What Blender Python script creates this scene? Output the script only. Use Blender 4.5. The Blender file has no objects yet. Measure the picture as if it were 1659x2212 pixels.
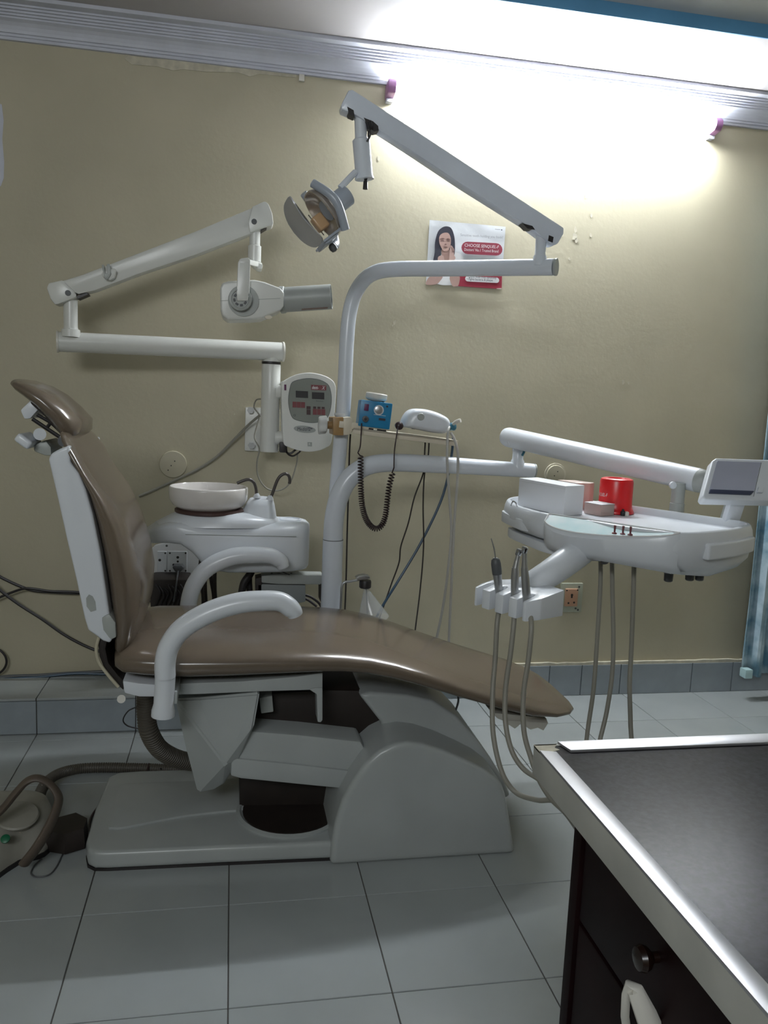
import bpy, bmesh, math, random
from mathutils import Vector, Matrix
random.seed(7)
S = bpy.context.scene
COL = S.collection
PI = math.pi

# ------------------------------------------------------------------ camera
T = 0.31                    # floor tile
CAM_H = 1.1196
FPX = 1739.26               # focal length in pixels of a 1659 x 2212 frame
YAW, PITCH, ROLL = 0.18948, 0.134513, 0.0432493
F_ = Vector((math.sin(YAW)*math.cos(PITCH), math.cos(YAW)*math.cos(PITCH), -math.sin(PITCH)))
r0 = Vector((math.cos(YAW), -math.sin(YAW), 0)); u0 = r0.cross(F_)
R_ = math.cos(ROLL)*r0 + math.sin(ROLL)*u0
U_ = -math.sin(ROLL)*r0 + math.cos(ROLL)*u0
cam = bpy.data.cameras.new('camera'); camo = bpy.data.objects.new('camera', cam); COL.objects.link(camo)
camo.matrix_world = Matrix(((R_.x, U_.x, -F_.x, 0), (R_.y, U_.y, -F_.y, 0), (R_.z, U_.z, -F_.z, CAM_H), (0, 0, 0, 1)))
cam.sensor_width = 36; cam.sensor_fit = 'AUTO'; cam.lens = 36*FPX/2212
cam.clip_start = 0.02; cam.clip_end = 50
S.camera = camo

# ------------------------------------------------------------------ light and exposure
w = bpy.data.worlds.new('world'); S.world = w; w.use_nodes = True
w.node_tree.nodes['Background'].inputs[0].default_value = (0.6, 0.7, 0.8, 1)
w.node_tree.nodes['Background'].inputs[1].default_value = 0.02
S.view_settings.view_transform = 'Standard'; S.view_settings.look = 'None'
S.view_settings.gamma = 1; S.view_settings.use_curve_mapping = False
S.view_settings.exposure = 0.72
TUBE_POWER = 190.0           # emission of the tube on the back wall
la = bpy.data.lights.new('opposite_tube_light', 'AREA'); la.shape = 'RECTANGLE'; la.size = 1.2; la.size_y = 0.40
la.energy = 19; la.color = (0.93, 0.97, 1.0)
lo = bpy.data.objects.new('opposite_tube_light', la); COL.objects.link(lo)
lo.location = (-0.9, -1.35, 2.1)
lo.rotation_euler = (Vector((0.3, 2.9, 1.75)) - Vector(lo.location)).to_track_quat('-Z', 'Y').to_euler()

# ------------------------------------------------------------------ measuring helpers (pixel of the photo + a known plane -> metres)
def ray(u, v): return F_ + R_*((u-829.5)/FPX) - U_*((v-1106)/FPX)
C0 = Vector((0, 0, CAM_H))
def A(u, v, y): d = ray(u, v); return C0 + d*(y/d.y)
def AZ(u, v, z): d = ray(u, v); return C0 + d*((z-CAM_H)/d.z)
def AX(u, v, x): d = ray(u, v); return C0 + d*(x/d.x)

# ------------------------------------------------------------------ materials
def mat(name, col, rough=0.45, metal=0.0, var=0.08, vs=6.0, bump=0.0, bs=200.0, spec=0.5, coat=0.0, col2=None, trans=0.0, alpha=1.0, lo_=0.35, hi_=0.7):
    m = bpy.data.materials.new(name); m.use_nodes = True
    n = m.node_tree; b = n.nodes['Principled BSDF']
    tc = n.nodes.new('ShaderNodeTexCoord')
    nz = n.nodes.new('ShaderNodeTexNoise'); nz.inputs['Scale'].default_value = vs; nz.inputs['Detail'].default_value = 5
    n.links.new(tc.outputs['Object'], nz.inputs['Vector'])
    cr = n.nodes.new('ShaderNodeValToRGB')
    c2 = col2 if col2 else tuple(c*(1-var*2) for c in col)
    cr.color_ramp.elements[0].color = (*c2, 1); cr.color_ramp.elements[1].color = (*col, 1)
    cr.color_ramp.elements[0].position = lo_; cr.color_ramp.elements[1].position = hi_
    n.links.new(nz.outputs['Fac'], cr.inputs[0]); n.links.new(cr.outputs[0], b.inputs['Base Color'])
    b.inputs['Roughness'].default_value = rough; b.inputs['Metallic'].default_value = metal
    b.inputs['Specular IOR Level'].default_value = spec; b.inputs['Coat Weight'].default_value = coat
    b.inputs['Coat Roughness'].default_value = 0.08
    b.inputs['Transmission Weight'].default_value = trans; b.inputs['Alpha'].default_value = alpha
    if bump:
        z2 = n.nodes.new('ShaderNodeTexNoise'); z2.inputs['Scale'].default_value = bs; z2.inputs['Detail'].default_value = 3
        n.links.new(tc.outputs['Object'], z2.inputs['Vector'])
        bp = n.nodes.new('ShaderNodeBump'); bp.inputs['Strength'].default_value = bump; bp.inputs['Distance'].default_value = 0.002
        n.links.new(z2.outputs['Fac'], bp.inputs['Height']); n.links.new(bp.outputs[0], b.inputs['Normal'])
    return m
M = {}
M['wall'] = mat('wall_paint', (0.485, 0.447, 0.330), 0.62, var=0.05, vs=3, bump=0.25, bs=60, spec=0.3)
M['ceiling'] = mat('ceiling_paint', (0.44, 0.42, 0.425), 0.8, var=0.05, vs=2)
M['tray_ceiling'] = mat('upper_ceiling_paint', (0.50, 0.53, 0.56), 0.8, var=0.05)
M['cornice'] = mat('cornice_paint', (0.58, 0.60, 0.68), 0.6, var=0.07, vs=8)
M['blue_paint'] = mat('blue_edge_paint', (0.10, 0.30, 0.52), 0.6)
M['tile'] = mat('floor_tile', (0.335, 0.36, 0.36), 0.22, var=0.05, vs=4, bump=0.05, bs=30)
M['grout'] = mat('grout', (0.13, 0.12, 0.11), 0.9)
M['grey_tile'] = mat('skirting_tile', (0.30, 0.34, 0.37), 0.35, var=0.1, vs=8)
M['plaster'] = mat('bare_plaster', (0.62, 0.58, 0.46), 0.9, var=0.15, vs=30)
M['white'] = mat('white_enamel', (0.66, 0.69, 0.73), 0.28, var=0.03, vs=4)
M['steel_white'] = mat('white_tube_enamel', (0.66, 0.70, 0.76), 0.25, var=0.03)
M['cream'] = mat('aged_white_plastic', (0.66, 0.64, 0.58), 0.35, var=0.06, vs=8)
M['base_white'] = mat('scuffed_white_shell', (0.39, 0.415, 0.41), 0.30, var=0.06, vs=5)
M['xray'] = mat('xray_enamel', (0.66, 0.665, 0.63), 0.3, var=0.03)
M['greyplastic'] = mat('grey_plastic', (0.36, 0.38, 0.36), 0.4)
M['panelgrey'] = mat('panel_film', (0.21, 0.225, 0.20), 0.4)
M['darkgrey'] = mat('dark_grey', (0.08, 0.085, 0.09), 0.5)
M['black'] = mat('black_rubber', (0.018, 0.015, 0.016), 0.45)
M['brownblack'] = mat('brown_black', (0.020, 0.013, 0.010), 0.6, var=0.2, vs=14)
M['vinyl'] = mat('brown_vinyl', (0.140, 0.109, 0.080), 0.19, var=0.06, vs=4, bump=0.015, bs=260, spec=0.6)
M['red'] = mat('red_plastic', (0.62, 0.008, 0.012), 0.3, var=0.04)
M['maroon'] = mat('maroon_print', (0.27, 0.035, 0.06), 0.5)
M['darkred'] = mat('dark_red_print', (0.30, 0.02, 0.045), 0.5)
M['paper'] = mat('poster_paper', (0.62, 0.64, 0.66), 0.35, var=0.03, vs=9, bump=0.5, bs=18)
M['inkwhite'] = mat('white_ink', (0.75, 0.75, 0.75), 0.5)
M['inkgrey'] = mat('grey_ink', (0.27, 0.28, 0.30), 0.5)
M['hair'] = mat('printed_hair', (0.035, 0.035, 0.05), 0.4)
M['skin'] = mat('printed_skin', (0.44, 0.29, 0.25), 0.4, var=0.06, vs=20)
M['skin_dark'] = mat('printed_skin_line', (0.20, 0.11, 0.10), 0.4)
M['blue'] = mat('blue_box_paint', (0.012, 0.20, 0.40), 0.35)
M['bluehose'] = mat('blue_hose', (0.018, 0.055, 0.10), 0.4)
M['teal'] = mat('teal_connector', (0.03, 0.16, 0.24), 0.4)
M['purple'] = mat('purple_switch', (0.12, 0.02, 0.09), 0.4)
M['holder_pink'] = mat('lamp_holder_purple', (0.34, 0.16, 0.33), 0.4)
M['hose'] = mat('grey_hose', (0.27, 0.26, 0.22), 0.45)
M['lighthose'] = mat('pale_grey_hose', (0.45, 0.44, 0.41), 0.4)
M['corrug'] = mat('corrugated_hose', (0.085, 0.075, 0.06), 0.5)
M['cord'] = mat('maroon_black_cord', (0.03, 0.014, 0.016), 0.35)
M['chrome'] = mat('chrome', (0.55, 0.56, 0.58), 0.18, metal=1.0, var=0.02)
M['steel'] = mat('dull_steel', (0.46, 0.47, 0.48), 0.32, metal=0.85, var=0.05)
M['alu'] = mat('aluminium_edging', (0.50, 0.50, 0.52), 0.33, metal=0.75, var=0.04, vs=20)
M['edge'] = mat('desk_edge_band', (0.50, 0.50, 0.46), 0.45, metal=0.1, var=0.1, vs=12)
M['laminate'] = mat('black_laminate', (0.016, 0.016, 0.020), 0.30, var=0.45, vs=160, bump=0.03, bs=300, spec=0.06)
M['wood'] = mat('dark_brown_wood', (0.012, 0.0035, 0.004), 0.5, spec=0.12, var=0.25, vs=10)
M['knobwood'] = mat('brown_knob', (0.014, 0.006, 0.004), 0.25)
M['amber'] = mat('amber_glass', (0.62, 0.40, 0.22), 0.3)
M['reflector'] = mat('lamp_reflector', (0.62, 0.55, 0.48), 0.18, metal=0.7)
M['lampgrey'] = mat('lamp_grey_plastic', (0.38, 0.42, 0.48), 0.28)
M['shieldgrey'] = mat('lamp_shield_plastic', (0.48, 0.48, 0.50), 0.25, alpha=0.72)
M['clear'] = mat('clear_plastic', (0.80, 0.82, 0.82), 0.08, alpha=0.28)
M['clearish'] = mat('clear_pink_plastic', (0.55, 0.42, 0.38), 0.2, alpha=0.8)
M['peach'] = mat('peach_card', (0.58, 0.46, 0.40), 0.5)
M['beige'] = mat('beige_plastic', (0.66, 0.60, 0.48), 0.4)
M['brownwood'] = mat('brown_clamp_block', (0.30, 0.18, 0.07), 0.4)
M['card'] = mat('white_card', (0.66, 0.67, 0.69), 0.5, var=0.02)
M['skyfilm'] = mat('pale_blue_membrane', (0.27, 0.46, 0.48), 0.6, col2=(0.45, 0.54, 0.54), vs=14)
M['viewer'] = mat('film_viewer_screen', (0.42, 0.44, 0.54), 0.4)
M['navy'] = mat('viewer_ledge', (0.05, 0.06, 0.11), 0.35)
M['socket_orange'] = mat('orange_socket', (0.52, 0.30, 0.19), 0.5)
M['socket_back'] = mat('pale_green_base', (0.40, 0.42, 0.33), 0.5)
M['wallplate'] = mat('painted_plate', (0.52, 0.48, 0.355), 0.5)
M['foot_beige'] = mat('foot_control_grey', (0.30, 0.29, 0.25), 0.45, var=0.12)
M['strap'] = mat('strap_brown', (0.11, 0.085, 0.065), 0.5)
M['green'] = mat('green_dot', (0.01, 0.13, 0.06), 0.4)
M['gauze'] = mat('torn_lining', (0.58, 0.56, 0.50), 0.8)
m = M['curtain'] = mat('curtain_print', (0.44, 0.56, 0.62), 0.85, vs=9, col2=(0.10, 0.22, 0.30), lo_=0.38, hi_=0.6)
def emit(name, col, st):
    m = bpy.data.materials.new(name); m.use_nodes = True; n = m.node_tree
    e = n.nodes.new('ShaderNodeEmission'); e.inputs[0].default_value = (*col, 1); e.inputs[1].default_value = st
    n.links.new(e.outputs[0], n.nodes['Material Output'].inputs[0]); return m
M['tube'] = emit('lit_tube', (0.90, 0.955, 1.0), TUBE_POWER)

# ------------------------------------------------------------------ object helpers
WLOC = {}
def put(o, loc, parent):
    COL.objects.link(o); loc = Vector(loc); WLOC[o.name] = loc
    if parent is not None:
        o.parent = parent; o.location = loc - WLOC[parent.name]
    else: o.location = loc
    return o
def tag(o, label=None, cat=None, group=None, kind=None):
    if label: o['label'] = label
    if cat: o['category'] = cat
    if group: o['group'] = group
    if kind: o['kind'] = kind
    return o
def thing(name, loc, label, cat, group=None):
    o = bpy.data.objects.new(name, None); o.empty_display_size = 0.05
    put(o, loc, None); return tag(o, label, cat, group)
def obj(name, bm, m, parent=None, label=None, cat=None, group=None, kind=None, ang=38, smooth=True):
    bmesh.ops.recalc_face_normals(bm, faces=bm.faces[:])
    me = bpy.data.meshes.new(name)
    c = Vector((0, 0, 0))
    if bm.verts:
        lo3 = Vector([min(v.co[i] for v in bm.verts) for i in range(3)]); hi3 = Vector([max(v.co[i] for v in bm.verts) for i in range(3)])
        c = (lo3+hi3)/2; c.z = lo3.z if parent is None else c.z
        bmesh.ops.translate(bm, verts=bm.verts[:], vec=-c)
    bm.to_mesh(me); bm.free()
    if isinstance(m, (list, tuple)):
        for k in m: me.materials.append(k)
    else: me.materials.append(m)
    if smooth:
        me.shade_smooth(); me.set_sharp_from_angle(angle=math.radians(ang))
    o = bpy.data.objects.new(name, me); put(o, c, parent)
    return tag(o, label, cat, group, kind)
def B(): return bmesh.new()
def merge(bm, t):
    me = bpy.data.meshes.new('t'); t.to_mesh(me); t.free(); bm.from_mesh(me); bpy.data.meshes.remove(me); return bm
def obox(bm, c, ax, hs, bev=0.0, seg=2):
    """oriented box: centre, three axis vectors, three half sizes"""
    t = B(); ax = [Vector(a).normalized() for a in ax]; c = Vector(c)
    vs = [t.verts.new(c + ax[0]*hs[0]*x + ax[1]*hs[1]*y + ax[2]*hs[2]*z) for x in (-1, 1) for y in (-1, 1) for z in (-1, 1)]
    for f in ((0, 1, 3, 2), (4, 6, 7, 5), (0, 4, 5, 1), (2, 3, 7, 6), (0, 2, 6, 4), (1, 5, 7, 3)): t.faces.new([vs[i] for i in f])
    if bev: bmesh.ops.bevel(t, geom=t.edges[:], offset=bev, segments=seg, affect='EDGES', profile=0.6)
    return merge(bm, t)
XYZ = ((1, 0, 0), (0, 1, 0), (0, 0, 1))
def box(bm, x0, x1, y0, y1, z0, z1, bev=0.0, seg=2):
    return obox(bm, ((x0+x1)/2, (y0+y1)/2, (z0+z1)/2), XYZ, (abs(x1-x0)/2, abs(y1-y0)/2, abs(z1-z0)/2), bev, seg)
def prism(bm, pts, vec, bev=0.0, seg=2):
    t = B(); vec = Vector(vec); a = [t.verts.new(Vector(p)) for p in pts]; b = [t.verts.new(Vector(p)+vec) for p in pts]; n = len(a)
    t.faces.new(a); t.faces.new(b[::-1])
    for i in range(n): t.faces.new((a[i], b[i], b[(i+1) % n], a[(i+1) % n]))
    bmesh.ops.recalc_face_normals(t, faces=t.faces[:])
    if bev:
        es = [e for e in t.edges if e.calc_face_angle(0) > 0.35 or len(e.link_faces) < 2]
        bmesh.ops.bevel(t, geom=es, offset=bev, segments=seg, affect='EDGES', profile=0.6, clamp_overlap=True)
    return merge(bm, t)
def cat_rom(pts, k=6, closed=False):
    P = [Vector(p) for p in pts]; n = len(P); out = []
    for i in range(n if closed else n-1):
        g = lambda j: P[j % n] if closed else P[max(0, min(n-1, j))]
        p0, p1, p2, p3 = g(i-1), g(i), g(i+1), g(i+2)
        for s in range(k):
            t = s/k
            out.append(0.5*((2*p1) + (p2-p0)*t + (2*p0-5*p1+4*p2-p3)*t*t + (3*p1-p0-3*p2+p3)*t**3))
    if not closed: out.append(P[-1])
    return out
def lerp_list(r, n):
    if not isinstance(r, (list, tuple)): return [r]*n
    out = []
    for i in range(n):
        x = i/(n-1)*(len(r)-1); k = min(int(x), len(r)-2); out.append(r[k] + (r[k+1]-r[k])*(x-k))
    return out
def loft(bm, rings, cap=True, closed=True):
    vs = [[bm.verts.new(Vector(p)) for p in r] for r in rings]; n = len(vs[0])
    for i in range(len(vs)-1):
        for j in range(n if closed else n-1):
            bm.faces.new((vs[i][j], vs[i][(j+1) % n], vs[i+1][(j+1) % n], vs[i+1][j]))
    if cap and closed: bm.faces.new(vs[0][::-1]); bm.faces.new(vs[-1])
    return bm
def tube(bm, pts, r, seg=12, k=6, cap=True, flat=1.0, up=None, smooth=True):
    P = cat_rom(pts, k) if (smooth and len(pts) > 2) else [Vector(p) for p in pts]
    n = len(P); rr = lerp_list(r, n); rings = []; prev = None
    for i in range(n):
        t = (P[min(i+1, n-1)] - P[max(i-1, 0)]).normalized()
        if prev is None:
            a = Vector(up) if up else (Vector((0, 1, 0)) if abs(t.y) < 0.9 else Vector((1, 0, 0)))
        else: a = prev
        nrm = (a - t*a.dot(t)).normalized(); prev = nrm; bn = t.cross(nrm)
        rings.append([P[i] + nrm*math.cos(2*PI*j/seg)*rr[i]*flat + bn*math.sin(2*PI*j/seg)*rr[i] for j in range(seg)])
    return loft(bm, rings, cap)
def rod(bm, a, b, r, seg=16): return tube(bm, [a, b], r, seg, smooth=False)
def lathe(bm, prof, origin, axis=(0, 0, 1), seg=32, cap=True):
    ax = Vector(axis).normalized(); a = Vector((1, 0, 0)) if abs(ax.x) < 0.9 else Vector((0, 1, 0))
    e1 = (a - ax*a.dot(ax)).normalized(); e2 = ax.cross(e1); o = Vector(origin)
    return loft(bm, [[o + ax*h + (e1*math.cos(2*PI*j/seg) + e2*math.sin(2*PI*j/seg))*max(r, 1e-4) for j in range(seg)] for r, h in prof], cap)
def pad(bm, secs, seg=36, ex=3.0, exy=None):
    """upholstery: secs = (centre x, centre z, thickness direction (x,z), half thickness, y0, y1)"""
    rings = []
    for (cx, cz, nx, nz, h, y0, y1) in secs:
        l = math.hypot(nx, nz); nx /= l; nz /= l; ring = []
        for j in range(seg):
            a = 2*PI*j/seg; ca, sa = math.cos(a), math.sin(a)
            p = math.copysign(abs(ca)**(2/(exy or ex)), ca); q = math.copysign(abs(sa)**(2/ex), sa)
            ring.append(Vector((cx + nx*h*q, (y0+y1)/2 + (y1-y0)/2*p, cz + nz*h*q)))
        rings.append(ring)
    return loft(bm, rings)
def PL(pts, y): return [A(u, v, y) for u, v in pts]
def PT(pts): return [A(u, v, y) for u, v, y in pts]
def cyl_px(bm, p, q, r, seg=20): return rod(bm, A(*p), A(*q), r, seg)
def text(name, s, origin, ex, ez, height, m, parent, width=None, label=None, shear=0.0, bend=None, depth=0.0002, bold=0.0):
    """lettering as thin flat mesh; origin = left end of the base line"""
    cu = bpy.data.curves.new(name, 'FONT'); cu.body = s; cu.size = 1.0; cu.extrude = 0.0; cu.shear = shear; cu.resolution_u = 2; cu.offset = bold
    to = bpy.data.objects.new(name, cu); COL.objects.link(to)
    dg = bpy.context.evaluated_depsgraph_get()
    me = bpy.data.meshes.new_from_object(to.evaluated_get(dg)); bpy.data.objects.remove(to); bpy.data.curves.remove(cu)
    bm = B(); bm.from_mesh(me); bpy.data.meshes.remove(me)
    xs = [v.co.x for v in bm.verts]; x0, x1 = min(xs), max(xs)
    sy = height/0.70; sx = (width/(x1-x0)) if width else sy
    ex = Vector(ex).normalized(); ez = Vector(ez).normalized(); origin = Vector(origin)
    for v in bm.verts:
        X = (v.co.x-x0)*sx; Z = v.co.y*sy
        v.co = bend(X, Z) if bend else origin + ex*X + ez*Z
    return obj(name, bm, m, parent, label, smooth=False)
EX, EY, EZ = Vector((1, 0, 0)), Vector((0, 1, 0)), Vector((0, 0, 1))
def disc_y(bm, c, r, th=0.002, seg=20, rz=None):
    """flat round piece facing the room (-Y)"""
    c = Vector(c); n = seg; rz = rz or r
    return prism(bm, [c + Vector((math.cos(2*PI*j/n)*r, 0, math.sin(2*PI*j/n)*rz)) for j in range(n)], (0, th, 0))

# ================================================================== the room
WY = 2.89; XL, XR, YF = -2.0, 2.55, -1.6; CZ = 2.285; CZ2 = 2.325; YB = 2.412
def struct(name, bm, m, label=None, parent=None, **k):
    return obj(name, bm, m, parent, label, kind='structure' if parent is None else None, **k)
fl = struct('floor', box(B(), XL-.1, XR+.1, YF-.1, WY+.1, -.06, -.0035), M['grout'], 'floor of pale glossy square tiles with dark joints')
t0 = None
for i in range(-6, 9):
    for j in range(-6, 5):
        x0 = (i-.967)*T; y0 = (j+4.426)*T; x1 = x0+T; y1 = min(y0+T, WY)
        if x1 < XL or x0 > XR: continue
        if t0 is None or y1-y0 < T-1e-6:
            x1 = min(x1, XR); bm = box(B(), x0+.0012, x1-.0012, y0+.0012, y1-.0012, -.0035, 0, .0010, 1)
            o = obj('tile', bm, M['tile'], fl, smooth=False)
            if t0 is None: t0 = o
        else:
            o = t0.copy(); put(o, (x0+T/2, y0+T/2, WLOC[t0.name].z), fl)
wb = struct('wall_back', box(B(), XL-.1, XR+.1, WY, WY+.1, 0, 2.5), M['wall'], 'olive cream painted back wall behind the dental chair')
struct('wall_left', box(B(), XL-.1, XL, YF, WY, 0, 2.5), M['wall'], 'olive cream painted left wall')
struct('wall_right', box(B(), XR, XR+.1, YF, WY, 0, 2.5), M['wall'], 'olive cream painted right wall')
struct('wall_front', box(B(), XL-.1, XR+.1, YF-.1, YF, 0, 2.5), M['wall'], 'olive cream painted front wall')
ce = struct('ceiling', box(B(), XL-.1, XR+.1, YF-.1, YB+.002, CZ2, CZ2+.1), M['tray_ceiling'], 'grey white raised ceiling with a lower white border')
obj('ceiling_border', box(B(), XL-.1, XR+.1, YB+.001, WY+.1, CZ, CZ2+.1), M['ceiling'], ce, 'white lower ceiling border along the back wall')
obj('blue_edge', box(B(), XL, XR, YB-.004, YB+.001, CZ, CZ2), M['blue_paint'], ce, 'blue painted edge strip')
# stepped cornice
pr = [(0, 2.197), (.012, 2.197), (.012, 2.206), (.018, 2.206), (.018, 2.213), (.024, 2.214), (.026, 2.222), (.032, 2.232), (.042, 2.240), (.054, 2.245),
      (.054, 2.250), (.062, 2.250), (.062, 2.256), (.070, 2.256), (.070, 2.262), (.079, 2.262), (.079, 2.268), (.088, 2.268), (.088, 2.273), (.118, 2.274), (.118, CZ), (0, CZ)]
struct('trim_1', prism(B(), [(XL, WY-d, z) for d, z in pr], (XR-XL, 0, 0)), M['cornice'], 'stepped white plaster cornice under the ceiling', smooth=False)
# strip of bare plaster under the cornice, clip, chips and patches on the wall
def ragged(pts, th, name, m, parent, label=None):
    return obj(name, prism(B(), pts, (0, -th, 0)), m, parent, label, smooth=False)
ragged(PL([(268, 117), (300, 124), (380, 130), (500, 146), (560, 152), (640, 160), (640, 168), (560, 160), (540, 166), (515, 157), (440, 155), (395, 150), (375, 153), (340, 144), (285, 140), (270, 128)], WY-.0005), .002, 'plaster_strip', M['plaster'], wb, 'torn white plaster strip')
obj('hook', box(B(), A(650, 0, WY).x, A(662, 0, WY).x, WY-.012, WY, A(655, 178, WY).z, A(655, 162, WY).z, .002), M['cream'], wb)
for (u, v, s) in ((1243, 497, 6), (1241, 512, 8), (1245, 520, 5), (1277, 465, 4), (1276, 508, 4), (1215, 508, 3), (1230, 560, 3), (818, 341, 5), (852, 697, 5), (848, 703, 3), (1346, 826, 4), (1358, 828, 3), (1265, 425, 3), (380, 144, 3), (386, 145, 3)):
    p = [(u + s*(.6+.7*random.random())*math.cos(a)*.7, v + s*(.6+.7*random.random())*math.sin(a)*1.2) for a in [k*PI/4 for k in range(8)]]
    dark = s == 3 and v < 150
    ragged(PL(p, WY-.0003), .001, 'nail_hole' if dark else 'paint_chip', M['darkgrey' if dark else 'plaster'], wb)
ragged(PL([(-6, 222), (4, 226), (8, 260), (5, 300), (9, 350), (8, 385), (2, 402), (-6, 405)], WY-.0005), .002, 'paint_chip', M['cornice'], wb, 'tall white bare patch')

# raised tiled step along the wall on the left, grey skirting on the right
SY, SZ, SX1 = 2.662, .124, .30
st = struct('trim_2', box(B(), XL, SX1-.003, SY+.007, WY, 0, SZ-.008), M['grout'], 'low tiled step running along the back wall')
for i in range(-5, 2):
    x0 = (i-.967)*T; x1 = min(x0+T, SX1)
    if x1-x0 < .02: continue
    x0 = max(x0, XL)
    obj('tile', box(B(), x0+.0015, x1-.0015, SY-.004, WY-.001, SZ-.008, SZ, .001, 1), M['tile'], st, smooth=False)
    obj('riser_tile', box(B(), x0+.0015, x1-.0015, SY, SY+.007, .002, SZ-.011, .001, 1), M['grey_tile'], st, smooth=False)
bb = struct('baseboard_back', box(B(), SX1, XR, WY-.006, WY, 0, SZ-.002), M['grout'], 'grey tiled skirting at the foot of the back wall')
sx = [SX1, .62, .93, A(1184, 1460, WY).x, A(1253, 1460, WY).x, A(1337, 1460, WY).x, A(1490, 1460, WY).x, A(1577, 1460, WY).x, A(1577, 1460, WY).x+.2, XR]
for a, b in zip(sx, sx[1:]):
    obj('tile', box(B(), a+.0015, b-.0015, WY-.013, WY-.005, .001, SZ, .001, 1), M['grey_tile'], bb, smooth=False)
n = 60; top = []; 
for k in range(n+1):
    x = SX1 + (XR-SX1)*k/n; top.append((x, SZ+.008+.006*random.random()))
obj('plaster_ridge', prism(B(), [(x, WY, z) for x, z in top] + [(XR, WY, SZ), (SX1, WY, SZ)], (0, -.012, 0)), M['plaster'], bb, 'rough pale plaster ridge', smooth=False)

# ================================================================== tube light on the back wall
ty = WY-.05
lx0, lx1 = A(846, 186, ty), A(1548, 273, ty)
tz = lx0.z
tl = thing('tube_light', (lx0.x, WY, tz), 'lit fluorescent tube on a white batten with purple end holders under the cornice', 'lamp')
obj('batten', box(B(), lx0.x-.004, lx1.x+.004, WY-.020, WY, tz+.003, tz+.03, .003), M['cornice'], tl)
obj('glass_tube', rod(B(), (lx0.x+.012, ty, tz), (lx1.x-.012, ty, tz), .013, 16), M['tube'], tl, 'glowing white glass tube')
for x, s in ((lx0.x, 1), (lx1.x, -1)):
    h = obj('end_holder', prism(B(), [(x-.014, ty-.012, tz+.020), (x-.014, ty-.022, tz+.008), (x-.014, ty-.022, tz-.010), (x-.014, ty-.010, tz-.024), (x-.014, WY, tz-.034), (x-.014, WY, tz+.014)], (.028, 0, 0), .005), M['holder_pink'], tl, 'purple plastic tube holder')
    obj('foot', box(B(), x-.012, x+.012, WY-.026, WY, tz-.042, tz-.03, .003), M['cornice'], h)

# ================================================================== poster
py = WY-.0015
pc = [A(928, 475, py), A(1092, 490, py), A(1083, 624, py), A(920, 612, py)]
bm = B(); N1, N2 = 26, 20; vs = []
for j in range(N2+1):
    for i in range(N1+1):
        s, t = i/N1, j/N2
        p = (pc[0]*(1-s)+pc[1]*s)*(1-t) + (pc[3]*(1-s)+pc[2]*s)*t
        p = p + Vector((0, -.0012*max(0, math.sin(9*t+3*s+2*math.sin(5*s)))*(1-t)*1.0, 0)); vs.append(bm.verts.new(p))
for j in range(N2):
    for i in range(N1):
        a = j*(N1+1)+i; bm.faces.new((vs[a], vs[a+1], vs[a+N1+2], vs[a+N1+1]))
po = obj('poster', bm, M['paper'], None, 'white and maroon paper poster of a dark-haired woman stuck to the wall', 'poster', smooth=True)
def QP(s, t, d=.004):   # poster space -> wall
    p = (pc[0]*(1-s)+pc[1]*s)*(1-t) + (pc[3]*(1-s)+pc[2]*s)*t
    return Vector((p.x, py-d, p.z))
def pp(u, v):           # photo crop (220x180 px at 7.54x) -> poster plane
    return u/7.541+900, v/7.541+460
def pshape(name, pts, m, d, smooth=True, label=None, k=4):
    q = [A(*pp(u, v), py-d) for u, v in pts]
    if smooth: q = cat_rom(q, k, True)
    return obj(name, prism(B(), q, (0, .0002, 0)), m, po, label, smooth=False)
pshape('printed_torso', [(430, 640), (560, 620), (680, 655), (750, 700), (765, 770), (720, 900), (700, 1185), (560, 1178), (380, 1170), (300, 1100), (330, 860), (380, 720)], M['inkwhite'], .0030, label='printed white top')
pshape('printed_hair', [(268, 810), (295, 640), (300, 480), (345, 310), (420, 235), (495, 218), (560, 245), (600, 330), (622, 450), (622, 640), (590, 700), (480, 600), (400, 600), (390, 720), (350, 800)], M['hair'], .0034, label='printed long dark hair')
pshape('printed_neck', [(415, 590), (530, 590), (545, 700), (520, 800), (445, 800), (410, 690)], mat('printed_neck_skin', (.38, .24, .205), .4), .0038)
pshape('printed_face', [(365, 420), (385, 360), (440, 325), (510, 325), (548, 380), (560, 470), (540, 560), (500, 620), (450, 625), (410, 580), (375, 500)], M['skin'], .0042, label='printed face')
for pts in ([(385, 420), (420, 408), (455, 418), (420, 424)], [(480, 425), (515, 412), (550, 428), (515, 430)], [(392, 448), (420, 438), (450, 450), (420, 458)], [(485, 450), (515, 440), (545, 452), (515, 460)], [(430, 550), (465, 543), (505, 550), (465, 566)], [(455, 510), (470, 500), (488, 512), (470, 518)]):
    pshape('printed_feature', pts, M['skin_dark'], .0045, k=2)
for pts in ([(538, 640), (546, 545), (565, 530), (592, 560), (612, 600), (610, 680), (632, 740), (575, 790), (525, 800), (530, 730)], [(345, 735), (365, 705), (410, 690), (440, 705), (445, 800), (360, 800)]):
    pshape('printed_hand', pts, mat('printed_hand_skin', (.54, .37, .32), .4), .0048, k=3)
for k in range(3): pshape('printed_finger_line', [(555+18*k, 545+12*k), (560+18*k, 545+12*k), (590+10*k, 630), (585+10*k, 640)], M['skin_dark'], .0050, k=2)
pshape('printed_forearm', [(150, 1165), (190, 1060), (250, 1030), (420, 1030), (380, 1110), (310, 1165)], M['skin'], .0050, k=3)
pshape('printed_forearm', [(540, 1030), (690, 1030), (700, 1100), (670, 1190), (580, 1185)], M['skin'], .0050, k=3)
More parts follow.
